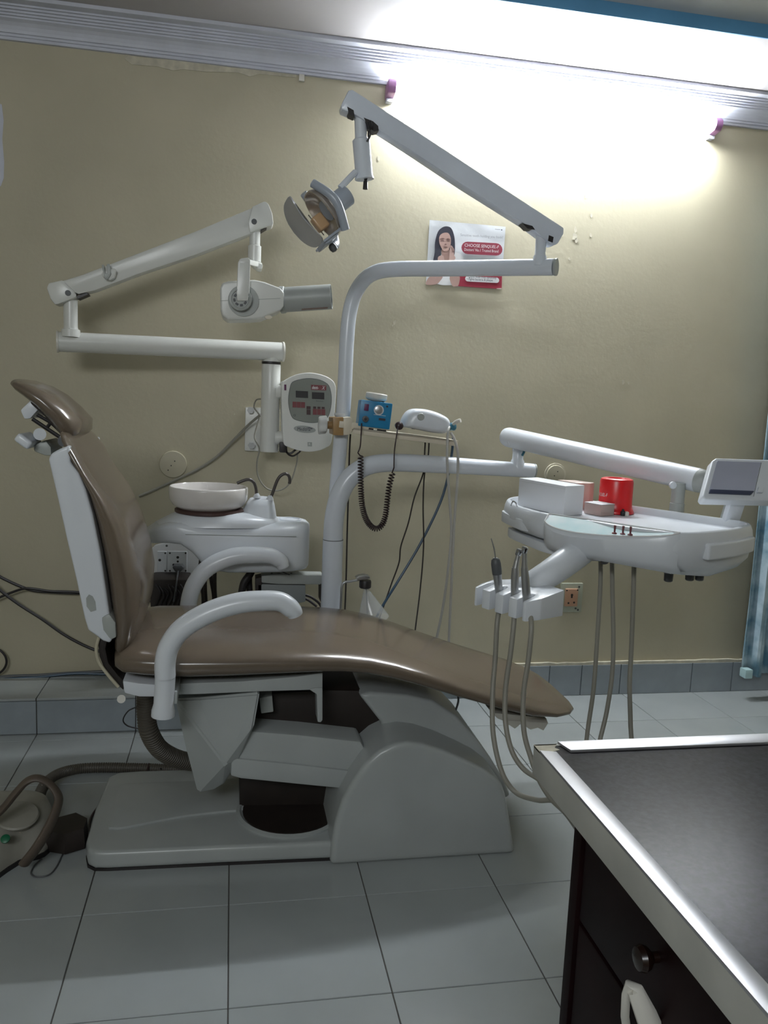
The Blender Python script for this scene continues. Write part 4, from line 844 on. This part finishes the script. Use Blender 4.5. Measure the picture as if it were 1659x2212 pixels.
# ================================================================== shelf clamped to the pole and what stands on it
YS = 2.40
sA, sB = A(752, 921, YS), A(988, 950, YS-.02)
SX = (sB-sA).normalized(); SZv = Vector((-SX.z, 0, SX.x)).normalized(); SYv = SZv.cross(SX).normalized()
if SYv.y < 0: SYv = -SYv
def SL(x, y, z): return sA+SX*x+SYv*y+SZv*z
def spx(u, v, y=YS):          # pixel -> (x, z) on the tilted shelf
    p = A(u, v, y)-sA; return p.dot(SX), p.dot(SZv)
LS = (sB-sA).length
sf = thing('bracket_shelf', A(738, 920, 2.47), 'tilted cream plastic shelf clamped to the white pole', 'shelf')
obj('shelf_plate', obox(B(), SL(LS*.53, .07, -.006), (SX, SYv, SZv), (LS*.48, .07, .004), .002), M['beige'], sf)
obj('shelf_lip', obox(B(), SL(LS*.53, .003, -.011), (SX, SYv, SZv), (LS*.48, .003, .009), .002), M['beige'], sf)
obj('shelf_lip', obox(B(), SL(LS*.99, .06, -.004), (SX, SYv, SZv), (.006, .06, .002), .001), M['beige'], sf)
p = A(764, 920, 2.42); obj('shelf_arm', obox(B(), p, (SX, SYv, SZv), (.045, .015, .010), .002), M['beige'], sf)
obj('clamp_cap', prof(B(), [(742, 902), (756, 900), (762, 906), (762, 932), (754, 940), (742, 941)], 2.405, 2.52, .005), M['beige'], sf)
obj('clamp_block', prof(B(), [(719, 902), (742, 901), (742, 941), (720, 940)], 2.412, 2.52, .003), mat('tan_block', (.36, .22, .09), .4), sf, 'tan brown clamp block')
kb = obj('clamp_knob', rod(B(), A(704, 918, 2.445), A(722, 918, 2.445), .012, 16), M['brownwood'], sf)
bm = B(); a0 = A(688, 919, 2.445); a1 = A(706, 917, 2.445)
rk = []
for t in (0, .12, .88, 1):
    rk.append([a0.lerp(a1, t)+Vector((0, math.cos(x)*.024, math.sin(x)*.026))*(1+.10*math.cos(5*x))*(.88 if t in (0, 1) else 1) for x in [k*2*PI/40 for k in range(40)]])
obj('knob_head', loft(bm, rk), mat('knob_clear_white', (.62, .63, .62), .25), kb, 'white lobed clamp knob')

# blue control box
x0, z0 = spx(776, 915); x1, _ = spx(840, 920); hB = spx(810, 867)[1]-.001
bo = thing('blue_control_box', SL((x0+x1)/2, .04, 0), 'small blue control box with a round dial standing on the shelf', 'control box')
obj('case', obox(B(), SL((x0+x1)/2, .045, hB/2+.003), (SX, SYv, SZv), ((x1-x0)/2+.003, .043, hB/2-.002), .004, 2), M['blue'], bo)
def bp_(u, v, d=0.0): x, z = spx(u, v); return SL(x, .0012-d, z)
def bdisc(u, v, r, th, m, nm, par, seg=20, lab=None):
    return obj(nm, lathe(B(), [(r, 0), (r, th), (r*.8, th+.0008), (.0005, th+.001)], bp_(u, v), -SYv, seg), m, par, lab)
x, z = spx(791.5, 880); obj('rocker_switch', obox(B(), SL(x, .001, z), (SX, SYv, SZv), (.0065, .0028, .0100), .001), M['purple'], bo, 'purple rocker switch')
d1 = bdisc(818, 886, .0150, .0008, M['card'], 'dial_scale', bo, 28)
d2 = bdisc(817, 885, .0115, .008, M['steel'], 'dial', bo, 24, 'round metal dial')
obj('dial_mark', obox(B(), bp_(817, 882, .0085), (SX, SYv, SZv), (.0008, .0008, .004)), M['inkwhite'], d2)
bdisc(789, 905, .0095, .006, M['darkgrey'], 'socket_ring', bo, 20, 'dark socket ring'); bdisc(789, 905, .004, .0075, M['black'], 'socket_hole', bo, 12)
bdisc(836, 878, .0032, .001, M['hair'], 'lamp_ring', bo, 14)
x, z = spx(825, 906); obj('label_strip', obox(B(), SL(x, .0015, z), (SX, SYv, SZv), (.010, .0008, .0035)), M['hair'], bo)
x, z = spx(820, 897); obj('label_line', obox(B(), SL(x, .0017, z), (SX, SYv, SZv), (.018, .0005, .0006)), M['inkwhite'], bo)
for u in (790, 800, 820, 832): x, z = spx(u, 0); obj('rubber_foot', obox(B(), SL(x0+(x1-x0)*(u-776)/64, .012, .0), (SX, SYv, SZv), (.005, .005, .003)), M['black'], bo)
# handpiece rest on top of the box
ca = A(816, 868, YS+.035)
pk = obj('round_rest', lathe(B(), [(.019, -.001), (.024, .001), (.0315, .006), (.033, .009), (.033, .021), (.031, .0235), (.026, .024)], SL(spx(815, 866)[0], .045, hB+.0025), SZv+SX*.03, 32), M['cream'], None, 'round grey white rest with a black base lying on the blue control box', 'rest')
obj('rubber_base', lathe(B(), [(.021, -.0005), (.024, .0045)], SL(spx(818, 866)[0], .045, hB+.0022), SZv, 24), M['black'], pk)
# white scaler unit
sc_t = []
prof_s = [(870, 921), (873, 905), (884, 889), (900, 883), (925, 885), (950, 893), (968, 903), (974, 915), (972, 930), (960, 937), (935, 935), (905, 929), (880, 924)]
pp_ = cat_rom([SL(*(lambda q: (q[0], .0, q[1]))(spx(u, v))) for u, v in prof_s], 4, True)
cc = sum(pp_, Vector())/len(pp_)
rings = []
for y, s_ in ((.000, .55), (.004, .80), (.013, .94), (.030, 1.0), (.075, 1.0), (.095, .95), (.108, .8), (.113, .5)):
    rings.append([cc+(p-cc)*s_+SYv*y for p in pp_])
ut = obj('scaler_unit', loft(B(), rings), M['white'], None, 'glossy white rounded scaler unit with a grey knob on the shelf', 'scaler', ang=60)
kp = A(908.5, 900.5, YS-.006)
obj('knob', lathe(B(), [(.011, -.02), (.0115, .006), (.010, .009), (.001, .0095)], kp, -SYv, 24), M['greyplastic'], ut, 'grey round knob')
for u0, u1, v in ((890, 894, 908), (918, 923, 912), (936, 939, 897), (889, 896, 926)): obj('tick', tube(B(), [A(u0, v, YS+.012), A(u1, v+1, YS+.012)], .0009, 6), M['hair'], ut)
cn_ = obj('hose_connector', lathe(B(), [(.010, -.004), (.0125, 0), (.0125, .014), (.008, .017)], A(973, 922, YS+.01), Vector((.5, -.75, .1)), 20), M['teal'], ut, 'blue hose connector')
obj('spout', tube(B(), PT([(978, 917, YS), (986, 911, YS-.02), (995, 908, YS-.03)]), [.0052, .0058, .0062], 12), M['cream'], ut)
for k in range(3): obj('foot', obox(B(), SL(spx(890+26*k, 0)[0]+.0, .02, -.0005), (SX, SYv, SZv), (.007, .006, .003)), M['black'], ut)
# coiled cord with straight ends, hoses, wires
yk = YS-.032
tag(obj('cord_plug', lathe(B(), [(.010, 0), (.0125, .002), (.0125, .012), (.008, .016), (.005, .018)], A(861, 920, YS+.004), Vector((0, -1, .05)), 22), M['cord'], None), 'dark ring-shaped plug of the coiled cord at the shelf front', 'plug')
cp_ = PT([(779, 985, yk), (779, 1020, yk), (780, 1060, yk), (783, 1095, yk), (791, 1122, yk), (803, 1138, yk), (815, 1142, yk), (826, 1133, yk), (833, 1112, yk), (837, 1080, yk), (841, 1050, yk), (848, 1022, yk)])
cl_ = cat_rom(cp_, 30); LL = [0]
for a, b in zip(cl_, cl_[1:]): LL.append(LL[-1]+(b-a).length)
NT, SP = 58, 10; hx = []; k = 0; prev = None
for i in range(NT*SP+1):
    f = i/(NT*SP)
    g_ = LL[-1]*(f + .05*math.sin(2*PI*f))         # looser turns at the ends
    k = 0
    lo_i, hi_i = 0, len(LL)-2
    while lo_i < hi_i:
        md_ = (lo_i+hi_i+1)//2
        if LL[md_] <= g_: lo_i = md_
        else: hi_i = md_-1
    k = lo_i; t = (g_-LL[k])/max(1e-6, LL[k+1]-LL[k]); p = cl_[k].lerp(cl_[k+1], t); d = (cl_[k+1]-cl_[k]).normalized()
    nn = Vector((0, 1, 0)); bn = d.cross(nn).normalized(); a = 2*PI*i/SP
    hx.append(p+(nn*math.cos(a)+bn*math.sin(a))*.0076)
strt = PT([(781, 915, YS-.006), (780, 940, yk), (778, 965, yk), (773, 978, yk)])
endp = PT([(851, 1010, yk), (852, 975, yk), (856, 945, yk), (860, 922, YS-.012)])
full = cat_rom(strt, 4)+hx+cat_rom(endp, 4)
tag(obj('coiled_cord', tube(B(), full, .0021, 6, smooth=False), M['cord'], None, ang=80), 'dark maroon coiled cord hanging in a U below the shelf', 'cord')
def cable(nm, pts, r, m, lab, cat='cable', seg=8): return tag(obj(nm, tube(B(), PT(pts), r, seg, 8), M[m]), lab, cat)
yh = YS-.02
cable('scaler_hose', [(971, 922, YS-.018), (967, 940, YS-.035), (966, 1000, yh-.02), (971, 1080, yh), (975, 1150, yh), (968, 1230, yh), (957, 1310, yh+.01), (942, 1385, yh+.02), (930, 1440, yh+.03)], .0042, 'lighthose', 'pale grey hose hanging straight from the scaler connector, the left of two', 'hose')
cable('scaler_hose', [(974, 935, YS-.02), (982, 950, YS-.03), (989, 980, yh-.015), (988, 1040, yh), (982, 1120, yh), (978, 1200, yh), (974, 1290, yh+.01), (970, 1380, yh+.02), (968, 1430, yh+.03)], .0042, 'lighthose', 'pale grey hose bulging to the right below the scaler, the right of two', 'hose')
cable('blue_hose', [(979, 940, YS+.10), (976, 980, YS+.10), (964, 1045, YS+.10), (945, 1100, YS+.10), (905, 1180, YS+.10), (860, 1255, YS+.09), (826, 1310, YS+.06), (800, 1360, YS+.03)], .0042, 'bluehose', 'dark blue hose running diagonally down from the shelf', 'hose')
cable('thin_wire', [(919, 946, YS+.09), (917, 985, YS+.09), (915, 1020, YS+.09), (895, 1075, YS+.09), (882, 1130, YS+.09), (866, 1180, YS+.09), (862, 1215, YS+.09), (846, 1260, YS+.09), (832, 1300, YS+.07), (815, 1350, YS+.04)], .0024, 'brownblack', 'thin dark wire curving left beside the blue hose', 'wire')
cable('thin_wire', [(927, 947, YS+.09), (925, 985, YS+.09), (917, 1025, YS+.09), (914, 1090, YS+.09), (915, 1180, YS+.09), (908, 1270, YS+.08), (897, 1360, YS+.05), (890, 1420, YS+.03)], .0024, 'brownblack', 'thin dark wire hanging straight behind the coiled cord to the seat', 'wire')
cable('thin_wire', [(757, 938, YS+.11), (755, 975, YS+.11), (753, 1050, YS+.11), (750, 1150, YS+.11), (748, 1240, YS+.11), (745, 1320, YS+.09), (742, 1370, YS+.06)], .0026, 'brownblack', 'thin dark wire hanging close behind the white pole', 'wire')

# ================================================================== cuspidor
yc = 2.48
cu_c = A(503, 1180, yc)
cu = thing('cuspidor', (A(612, 1240, yc).x, yc, 0), 'white spittoon unit with round ceramic bowl and dark water spouts beside the chair', 'cuspidor')
secs = []
def csec(u, vt, vb, hy, ex=3.2, yo=0.0):
    a, b = A(u, vt, yc), A(u, vb, yc); ring = []
    for j in range(36):
        t = 2*PI*j/36; ca, sa = math.cos(t), math.sin(t)
        ring.append(Vector(((a.x+b.x)/2, yc+yo+hy*math.copysign(abs(ca)**(2/ex), ca), (a.z+b.z)/2+(a.z-b.z)/2*math.copysign(abs(sa)**(2/ex), sa))))
    return ring
body = [csec(u, vt, vb, hy, 4.5) for u, vt, vb, hy in ((300, 1158, 1168, .03), (312, 1145, 1168, .06), (335, 1130, 1166, .09), (370, 1118, 1164, .11), (395, 1116, 1166, .118), (420, 1117, 1184, .12), (440, 1118, 1208, .12), (465, 1120, 1222, .12), (495, 1121, 1227, .12), (550, 1122, 1227, .12), (600, 1122, 1226, .12), (630, 1122, 1225, .112), (648, 1123, 1224, .095), (660, 1125, 1223, .065), (666, 1130, 1219, .03))]
bo_ = obj('body', loft(B(), body), M['white'], cu, 'white plastic body', ang=60)
zs = A(600, 1158, yc).z
obj('seam', prof(B(), [(400, 1154), (560, 1157.5), (640, 1158.5), (640, 1159.5), (560, 1158.5), (400, 1155)], yc-.1213, yc-.118, 0), M['greyplastic'], bo_)
for nm_, sets in (('dome', ((338, 606, 1128, .119), (352, 602, 1121, .117), (366, 598, 1114, .112), (378, 575, 1108, .104), (388, 552, 1103, .094), (398, 540, 1101, .08))), ('spout_mount', ((505, 598, 1127, .080), (520, 596, 1106, .068), (532, 593, 1088, .058), (539, 590, 1078, .050), (550, 580, 1074.5, .038)))):
    rings = []
    for (ul, ur, v, hy) in sets:
        a, b = A(ul, v, yc), A(ur, v, yc); z = (a.z+b.z)/2
        rings.append([Vector(((a.x+b.x)/2+(b.x-a.x)/2*math.copysign(abs(math.cos(t))**.8, math.cos(t)), yc+hy*math.copysign(abs(math.sin(t))**.8, math.sin(t)), z)) for t in [k*2*PI/44 for k in range(44)]])
    obj(nm_, loft(B(), rings), M['white'], bo_, ang=60)
bc = A(451, 1050, yc); rB = (A(537, 1050, yc).x-A(365, 1050, yc).x)/2; zb = A(451, 1098, yc).z-bc.z
bowl = obj('bowl', lathe(B(), [(rB*.55, zb-.004), (rB*.74, zb), (rB*.9, zb+.012), (rB*.985, zb+.03), (rB, zb+.045), (rB, -.006), (rB*.985, -.001), (rB*.965, 0), (rB*.945, -.003), (rB*.92, -.02), (rB*.8, -.045), (rB*.3, -.058), (.001, -.06)], bc, EZ, 52, cap=False), mat('ceramic', (.72, .69, .66), .12, coat=.3), cu, 'white glazed ceramic bowl', ang=60)
obj('bowl_gasket', lathe(B(), [(rB*.86, zb-.012), (rB*.90, zb-.008), (rB*.90, zb-.002), (rB*.8, zb+.002)], bc+Vector((.006, 0, 0)), EZ, 48), mat('gasket', (.07, .035, .03), .5), cu, 'dark red brown gasket')
for pts, base in (([(554, 1074, yc-.03), (553, 1056, yc-.03), (548, 1042, yc-.03), (538, 1036, yc-.03), (526, 1038, yc-.03), (512, 1044, yc-.03)], (555, 1073)), ([(584, 1077, yc-.02), (590, 1062, yc-.02), (598, 1040, yc-.02), (606, 1028, yc-.02), (616, 1023.5, yc-.02), (624, 1028, yc-.02), (626, 1038, yc-.02), (625, 1045, yc-.02)], (583, 1078))):
    sp = obj('spout', tube(B(), PT(pts), .0048, 12), mat('spout_rubber', (.075, .065, .06), .35), cu, 'dark curved water spout')
    obj('spout_collar', lathe(B(), [(.0115, -.003), (.010, .003), (.0068, .008), (.005, .011)], A(*base, yc-.03), EZ, 18), M['white'], sp)
cr_ = A(627, 1126, yc); obj('cup_rest', lathe(B(), [(.030, 0), (.0345, .0), (.0345, .004), (.031, .006), (.029, .003), (.029, 0)], Vector((cr_.x, yc, body[10][9].z-.002)), EZ, 36, cap=False), M['white'], cu)
obj('neck_stub', rod(B(), A(612, 1220, yc), A(612, 1248, yc), .018, 18), M['greyplastic'], cu)
obj('support_arm', prof(B(), [(565, 1244), (600, 1241), (698, 1243), (698, 1263), (600, 1262), (565, 1259)], yc-.03, yc+.03, .003), M['greyplastic'], cu, 'grey metal support arm')
obj('valve_box', prof(B(), [(556, 1262), (660, 1264), (660, 1300), (640, 1305), (556, 1305)], yc-.02, yc+.06, .003), mat('grey_green_box', (.24, .26, .26), .5), cu, 'grey box under the arm')
obj('end_bracket', prof(B(), [(552, 1250), (566, 1247), (566, 1285), (552, 1282)], yc-.02, yc+.04, .002), M['brownblack'], cu)
obj('end_bracket', prof(B(), [(692, 1256), (700, 1256), (700, 1302), (692, 1300)], yc-.03, yc+.03, .001), M['brownblack'], cu)
for u in (587, 629): obj('bolt', lathe(B(), [(.007, 0), (.007, .005), (.003, .006), (.003, .011)], A(u, 1245, yc-.01), EZ, 6), M['darkgrey'], cu)
bm = B()
tube(bm, PT([(548, 1222, yc), (540, 1240, yc), (526, 1262, yc), (520, 1300, yc)]), .012, 10); tube(bm, PT([(540, 1222, yc+.03), (538, 1250, yc+.03), (540, 1290, yc+.03)]), .010, 10)
obj('drain_hose', bm, M['black'], cu, 'black drain hoses')
bm = B(); tube(bm, PT([(656, 1285, yc+.03), (672, 1290, yc+.03), (690, 1304, yc+.03), (696, 1320, yc+.03)]), .004, 8); tube(bm, PT([(656, 1292, yc+.04), (668, 1298, yc+.04), (684, 1310, yc+.04)]), .004, 8); tube(bm, PT([(560, 1224, yc-.05), (600, 1232, yc-.05), (650, 1252, yc)]), .0018, 6)
obj('cable', bm, M['black'], cu)
# dark pipes behind the armrest
bm = B()
for k, (u, y) in enumerate(((436, 2.56), (447, 2.54), (459, 2.58), (468, 2.55))):
    tube(bm, PT([(u, 1190, y), (u-4, 1240, y), (u+3*(-1)**k, 1290, y), (u+2, 1340, y)]), .006, 8)
obj('supply_pipes', bm, M['brownblack'], cu, kind='stuff')

# clear cone on its bracket
yq = 2.38
cn2 = thing('plastic_cone', A(790, 1258, yq), 'clear plastic cone hanging from a black cap on a bent metal rod', 'cone')
obj('bent_rod', tube(B(), PT([(735, 1330, yq), (737, 1290, yq), (738, 1268, yq), (744, 1258, yq), (756, 1256, yq), (775, 1252, yq), (790, 1247, yq)]), .0038, 10), M['steel'], cn2)
obj('cap', lathe(B(), [(.016, -.016), (.0185, -.013), (.0185, .004), (.017, .008)], A(789, 1259, yq), EZ, 22), M['black'], cn2, 'black cap')
obj('clamp_plate', prof(B(), [(770, 1249), (776, 1245), (788, 1243), (798, 1245), (800, 1250), (788, 1252), (772, 1254)], yq-.02, yq+.01, .001), M['steel'], cn2)
ap, bs_ = A(790, 1271, yq), A(806, 1338, yq)
cd = (bs_-ap)
cone_b = lathe(B(), [(.006, 0), (.012, .012), (.047, cd.length*.9), (.050, cd.length), (.049, cd.length), (.046, cd.length*.9), (.011, .013)], ap, cd, 36, cap=False)
obj('cone_shell', cone_b, M['clear'], cn2, 'clear plastic cone')
obj('inner_rod', rod(B(), A(791, 1272, yq), A(794, 1328, yq), .0028, 10), M['chrome'], cn2)

# ================================================================== cables at the left wall
yw = WY-.03
cable('black_cable', [(-760, 1080, yw), (-400, 1110, yw), (-180, 1160, yw), (-40, 1222, yw), (0, 1246, yw), (40, 1265, yw), (70, 1275, yw), (110, 1279, yw), (150, 1281, yw), (190, 1282, yw), (260, 1286, yw-.02), (335, 1292, yw-.04)], .0052, 'black', 'thick black cable running level along the wall behind the backrest')
cable('black_cable', [(-760, 1420, yw), (-400, 1400, yw), (-150, 1345, yw-.01), (-40, 1305, yw-.01), (0, 1290, yw-.01), (30, 1278, yw-.01), (55, 1271, yw-.015), (75, 1272, yw-.015), (110, 1277, yw-.013), (150, 1278, yw-.01), (220, 1284, yw-.02), (335, 1300, yw-.04)], .0042, 'black', 'black cable rising from the left edge to join the level one')
cable('black_cable', [(-760, 1070, yw-.012), (-400, 1090, yw-.012), (-180, 1140, yw-.02), (-40, 1240, yw-.02), (0, 1275, yw-.02), (40, 1305, yw-.02), (90, 1337, yw-.02), (140, 1372, yw-.02), (190, 1398, yw-.02), (240, 1416, yw-.02), (300, 1445, yw-.02)], .0052, 'black', 'black cable sloping down to the right behind the seat')
cable('black_cable', [(-760, 1440, yw), (-300, 1420, yw), (-90, 1398, yw), (-30, 1395, yw), (-5, 1402, yw), (10, 1415, yw), (14, 1432, yw), (6, 1448, yw), (-12, 1460, yw)], .0040, 'black', 'short black cable loop above the tiled step at the left edge')
yb = 2.875
cable('floor_cable', [(-760, 1500, yb), (-400, 1487, yb), (-60, 1468, yb), (20, 1461, yb), (80, 1459, yb), (140, 1455, yb), (220, 1451, yb), (300, 1448, yb)], .006, 'darkgrey', 'dark cable lying along the wall on top of the tiled step')
cable('floor_cable', [(-760, 1504, yb-.012), (-400, 1491, yb-.012), (-60, 1472, yb-.012), (20, 1466, yb-.014), (90, 1462, yb-.013), (160, 1455, yb-.010), (230, 1456, yb-.012), (300, 1452, yb-.012)], .004, 'bluehose', 'thin bluish cable lying on the tiled step in front of the dark one')

# ================================================================== foot control and its hose, cords on the floor
fc = thing('foot_control', (-.50, 1.93, 0), 'grey foot control with carrying strap and round pedal at the left edge', 'foot control')
def FZ(u, v, z=0): return AZ(u, v, z)
bpts = [FZ(-60, 1920), FZ(40, 1868), FZ(95, 1850), FZ(120, 1815), FZ(112, 1790), FZ(70, 1775), FZ(0, 1775), FZ(-70, 1790)]
bpts = [Vector((p.x, p.y, 0)) for p in bpts]; cc = sum(bpts, Vector())/len(bpts); bs2 = cat_rom(bpts, 4, True)
fb = obj('base', loft(B(), [zr(bs2, .004), zr([cc+(p-cc)*1.0 for p in bs2], .018), [Vector((*(cc+(p-cc)*.86+Vector((0, .03, 0)))[:2], .055)) for p in bs2], [Vector((*(cc+(p-cc)*.66+Vector((0, .05, 0)))[:2], .078)) for p in bs2], [Vector((*(cc+(p-cc)*.45+Vector((0, .055, 0)))[:2], .083)) for p in bs2]]), M['foot_beige'], fc, ang=50)
obj('rubber_rim', prism(B(), [p+(p-cc)*.03 for p in bs2], (0, 0, .012)), M['black'], fc)
pc_ = A(38, 1766, 1.97)
obj('pedal_disc', lathe(B(), [(.036, -.03), (.037, 0), (.047, .001), (.049, .006), (.046, .010), (.001, .013)], pc_, (.10, -.25, 1), 32), M['foot_beige'], fc, 'round grey pedal')
obj('pedal_shadow_gap', lathe(B(), [(.041, -.004), (.042, .001)], pc_, (.10, -.25, 1), 28), M['black'], fc)
g_ = A(13, 1811, 1.885); obj('indicator', lathe(B(), [(.0105, 0), (.0105, .004), (.006, .006)], g_+Vector((0, -.004, 0)), (0, -.6, .8), 18), M['green'], fc, 'green round indicator')
st_pts = [(-30, 1775, 1.90), (5, 1748, 1.90), (35, 1712, 1.90), (58, 1688, 1.90), (82, 1681, 1.90), (108, 1694, 1.90), (126, 1720, 1.89), (122, 1748, 1.88), (104, 1790, 1.86), (80, 1830, 1.845), (52, 1866, 1.84)]
obj('carry_strap', tube(B(), PT(st_pts), [.009, .009, .009, .008, .007, .007, .008, .009, .010, .010, .010], 12, 8, flat=2.0), M['strap'], fc, 'brown carrying strap')
sp_ = [FZ(98, 1842), FZ(140, 1849), FZ(200, 1835), FZ(202, 1812, .0), FZ(165, 1800), FZ(110, 1815)]
sp_ = [Vector((min(p.x, -.339), p.y, 0)) for p in sp_]
obj('side_pedal', loft(B(), [[Vector((p.x, p.y, .004)) for p in sp_], [Vector((p.x, p.y, .022)) for p in sp_], [Vector((p.x*.96-.018, p.y+.012, .05)) for p in sp_]]), M['brownblack'], fc, 'dark side pedal')
chs = tag(obj('corrugated_hose', corr(B(), [FZ(392, 1662, .016), FZ(350, 1661, .016), FZ(290, 1659, .016), FZ(215, 1658, .016), FZ(160, 1662, .018), FZ(118, 1676, .03), FZ(92, 1702, .045), FZ(84, 1735, .055), FZ(96, 1768, .05), FZ(112, 1792, .035)], .0150, 110, 12), M['corrug']), 'brown corrugated hose curving over the tiles from chair to foot control', 'hose')
tag(obj('pedal_cable', tube(B(), [FZ(322, 1650, .03), FZ(316, 1668, .02), FZ(302, 1685, .004), FZ(270, 1702, .004), FZ(235, 1722, .004), FZ(205, 1752, .004), FZ(193, 1780, .004), FZ(197, 1805, .006), FZ(200, 1816, .012)], .0032, 8), M['cord']), 'thin dark cable on the tiles from the corrugated hose to the side pedal', 'cable')
(obj('cord', tube(B(), [FZ(90, 1855, .0025), FZ(74, 1870, .0025), FZ(67, 1886, .0025), FZ(78, 1894, .0025), FZ(105, 1890, .0025), FZ(122, 1872, .0025), FZ(135, 1845, .0025)], .0018, 6), M['darkgrey'], fc, 'thin grey cord loop'))
obj('hose_clip', tube(B(), [FZ(345, 1660, .03), FZ(352, 1664, .012), FZ(346, 1676, .002)], .002, 6), M['black'], chs)

# ================================================================== desk
DZ = .73
DX = AZ(1165, 1640, DZ).x; dx0 = (AZ(1160, 1615, DZ).x + AZ(1659, 2190, DZ).x)/2; dyb = AZ(1400, 1597, DZ).y
dk = thing('desk', (dx0+.5, .3, 0), 'dark brown desk with black laminate top and aluminium edging in the foreground', 'desk')
XE, YE, TH = 1.62, -.55, .032
obj('desktop', box(B(), dx0+.004, XE, YE, dyb-.004, DZ-TH, DZ-.0015, .001), M['laminate'], dk, 'black laminate desktop')
obj('edge_band', box(B(), dx0, dx0+.004, YE, dyb-.002, DZ-TH-.004, DZ-.001, .0008), M['edge'], dk, 'dull grey side edge band')
obj('edge_band', box(B(), dx0, XE, dyb-.004, dyb, DZ-TH, DZ-.001, .0008), M['edge'], dk, 'dull grey side edge band')
sw = .0175
obj('edge_strip', prism(B(), [(dx0-.001, YE, DZ-.002), (dx0+sw, YE, DZ-.002), (dx0+sw, dyb-.026, DZ-.002), (dx0-.001, dyb-.021, DZ-.002)], (0, 0, .0035), .0008), M['alu'], dk, 'shiny aluminium strip')
obj('edge_strip', prism(B(), [(dx0+.030, dyb+.001, DZ-.002), (XE, dyb+.001, DZ-.002), (XE, dyb-.024, DZ-.002), (dx0+.036, dyb-.024, DZ-.002)], (0, 0, .0035), .0008), M['alu'], dk, 'shiny aluminium strip')
obj('broken_corner', prism(B(), [(dx0, dyb, DZ-.004), (dx0+.030, dyb, DZ-.004), (dx0+.022, dyb-.010, DZ-.004), (dx0+.026, dyb-.016, DZ-.004), (dx0+.016, dyb-.020, DZ-.004), (dx0, dyb-.020, DZ-.004)], (0, 0, .003), .0005), M['plaster'], dk, 'chipped bare corner')
bx0 = .0; p = A(1240, 1790, dyb-.03); bx0 = p.x; byb = dyb-.03
obj('cabinet', box(B(), bx0+.018, XE, YE, byb, .0, DZ-TH), M['wood'], dk, 'dark brown cabinet')
obj('corner_post', box(B(), bx0, bx0+.02, byb-.020, byb, .0, DZ-TH, .002), M['wood'], dk)
pk_ = AX(1415, 2068, bx0)
def zl(z0, z1, y0, y1, nm): return obj(nm, box(B(), bx0+.003, bx0+.019, y0, y1, z0, z1, .003), M['wood'], dk)
dr1 = zl(pk_.z-.075, DZ-TH-.02, byb-.34, byb-.024, 'drawer')
zl(DZ-TH-.018, DZ-TH, YE, byb-.022, 'rail')
dr2 = zl(pk_.z-.32, pk_.z-.08, byb-.34, byb-.024, 'drawer'); zl(.02, pk_.z-.325, byb-.34, byb-.024, 'drawer')
zl(.02, DZ-TH-.02, YE, byb-.345, 'side_panel')
obj('knob', lathe(B(), [(.005, 0), (.005, .006), (.0105, .011), (.0125, .016), (.0105, .021), (.003, .023)], Vector((bx0+.003, pk_.y, pk_.z)), (-1, 0, 0), 24), M['knobwood'], dr1, 'glossy brown knob')
ph = AX(1366, 2128, bx0-.02)
hpts = [AX(1418, 2250, bx0+.002), AX(1395, 2190, bx0-.012), AX(1372, 2138, bx0-.022), AX(1362, 2126, bx0-.026), AX(1352, 2150, bx0-.026), AX(1350, 2195, bx0-.022), AX(1360, 2260, bx0+.002)]
obj('pull_handle', tube(B(), hpts, [.012, .0105, .008, .0055, .0042, .0042, .0045], 10, 8, flat=.7, smooth=False), M['cream'], dr2, 'white curved pull handle')
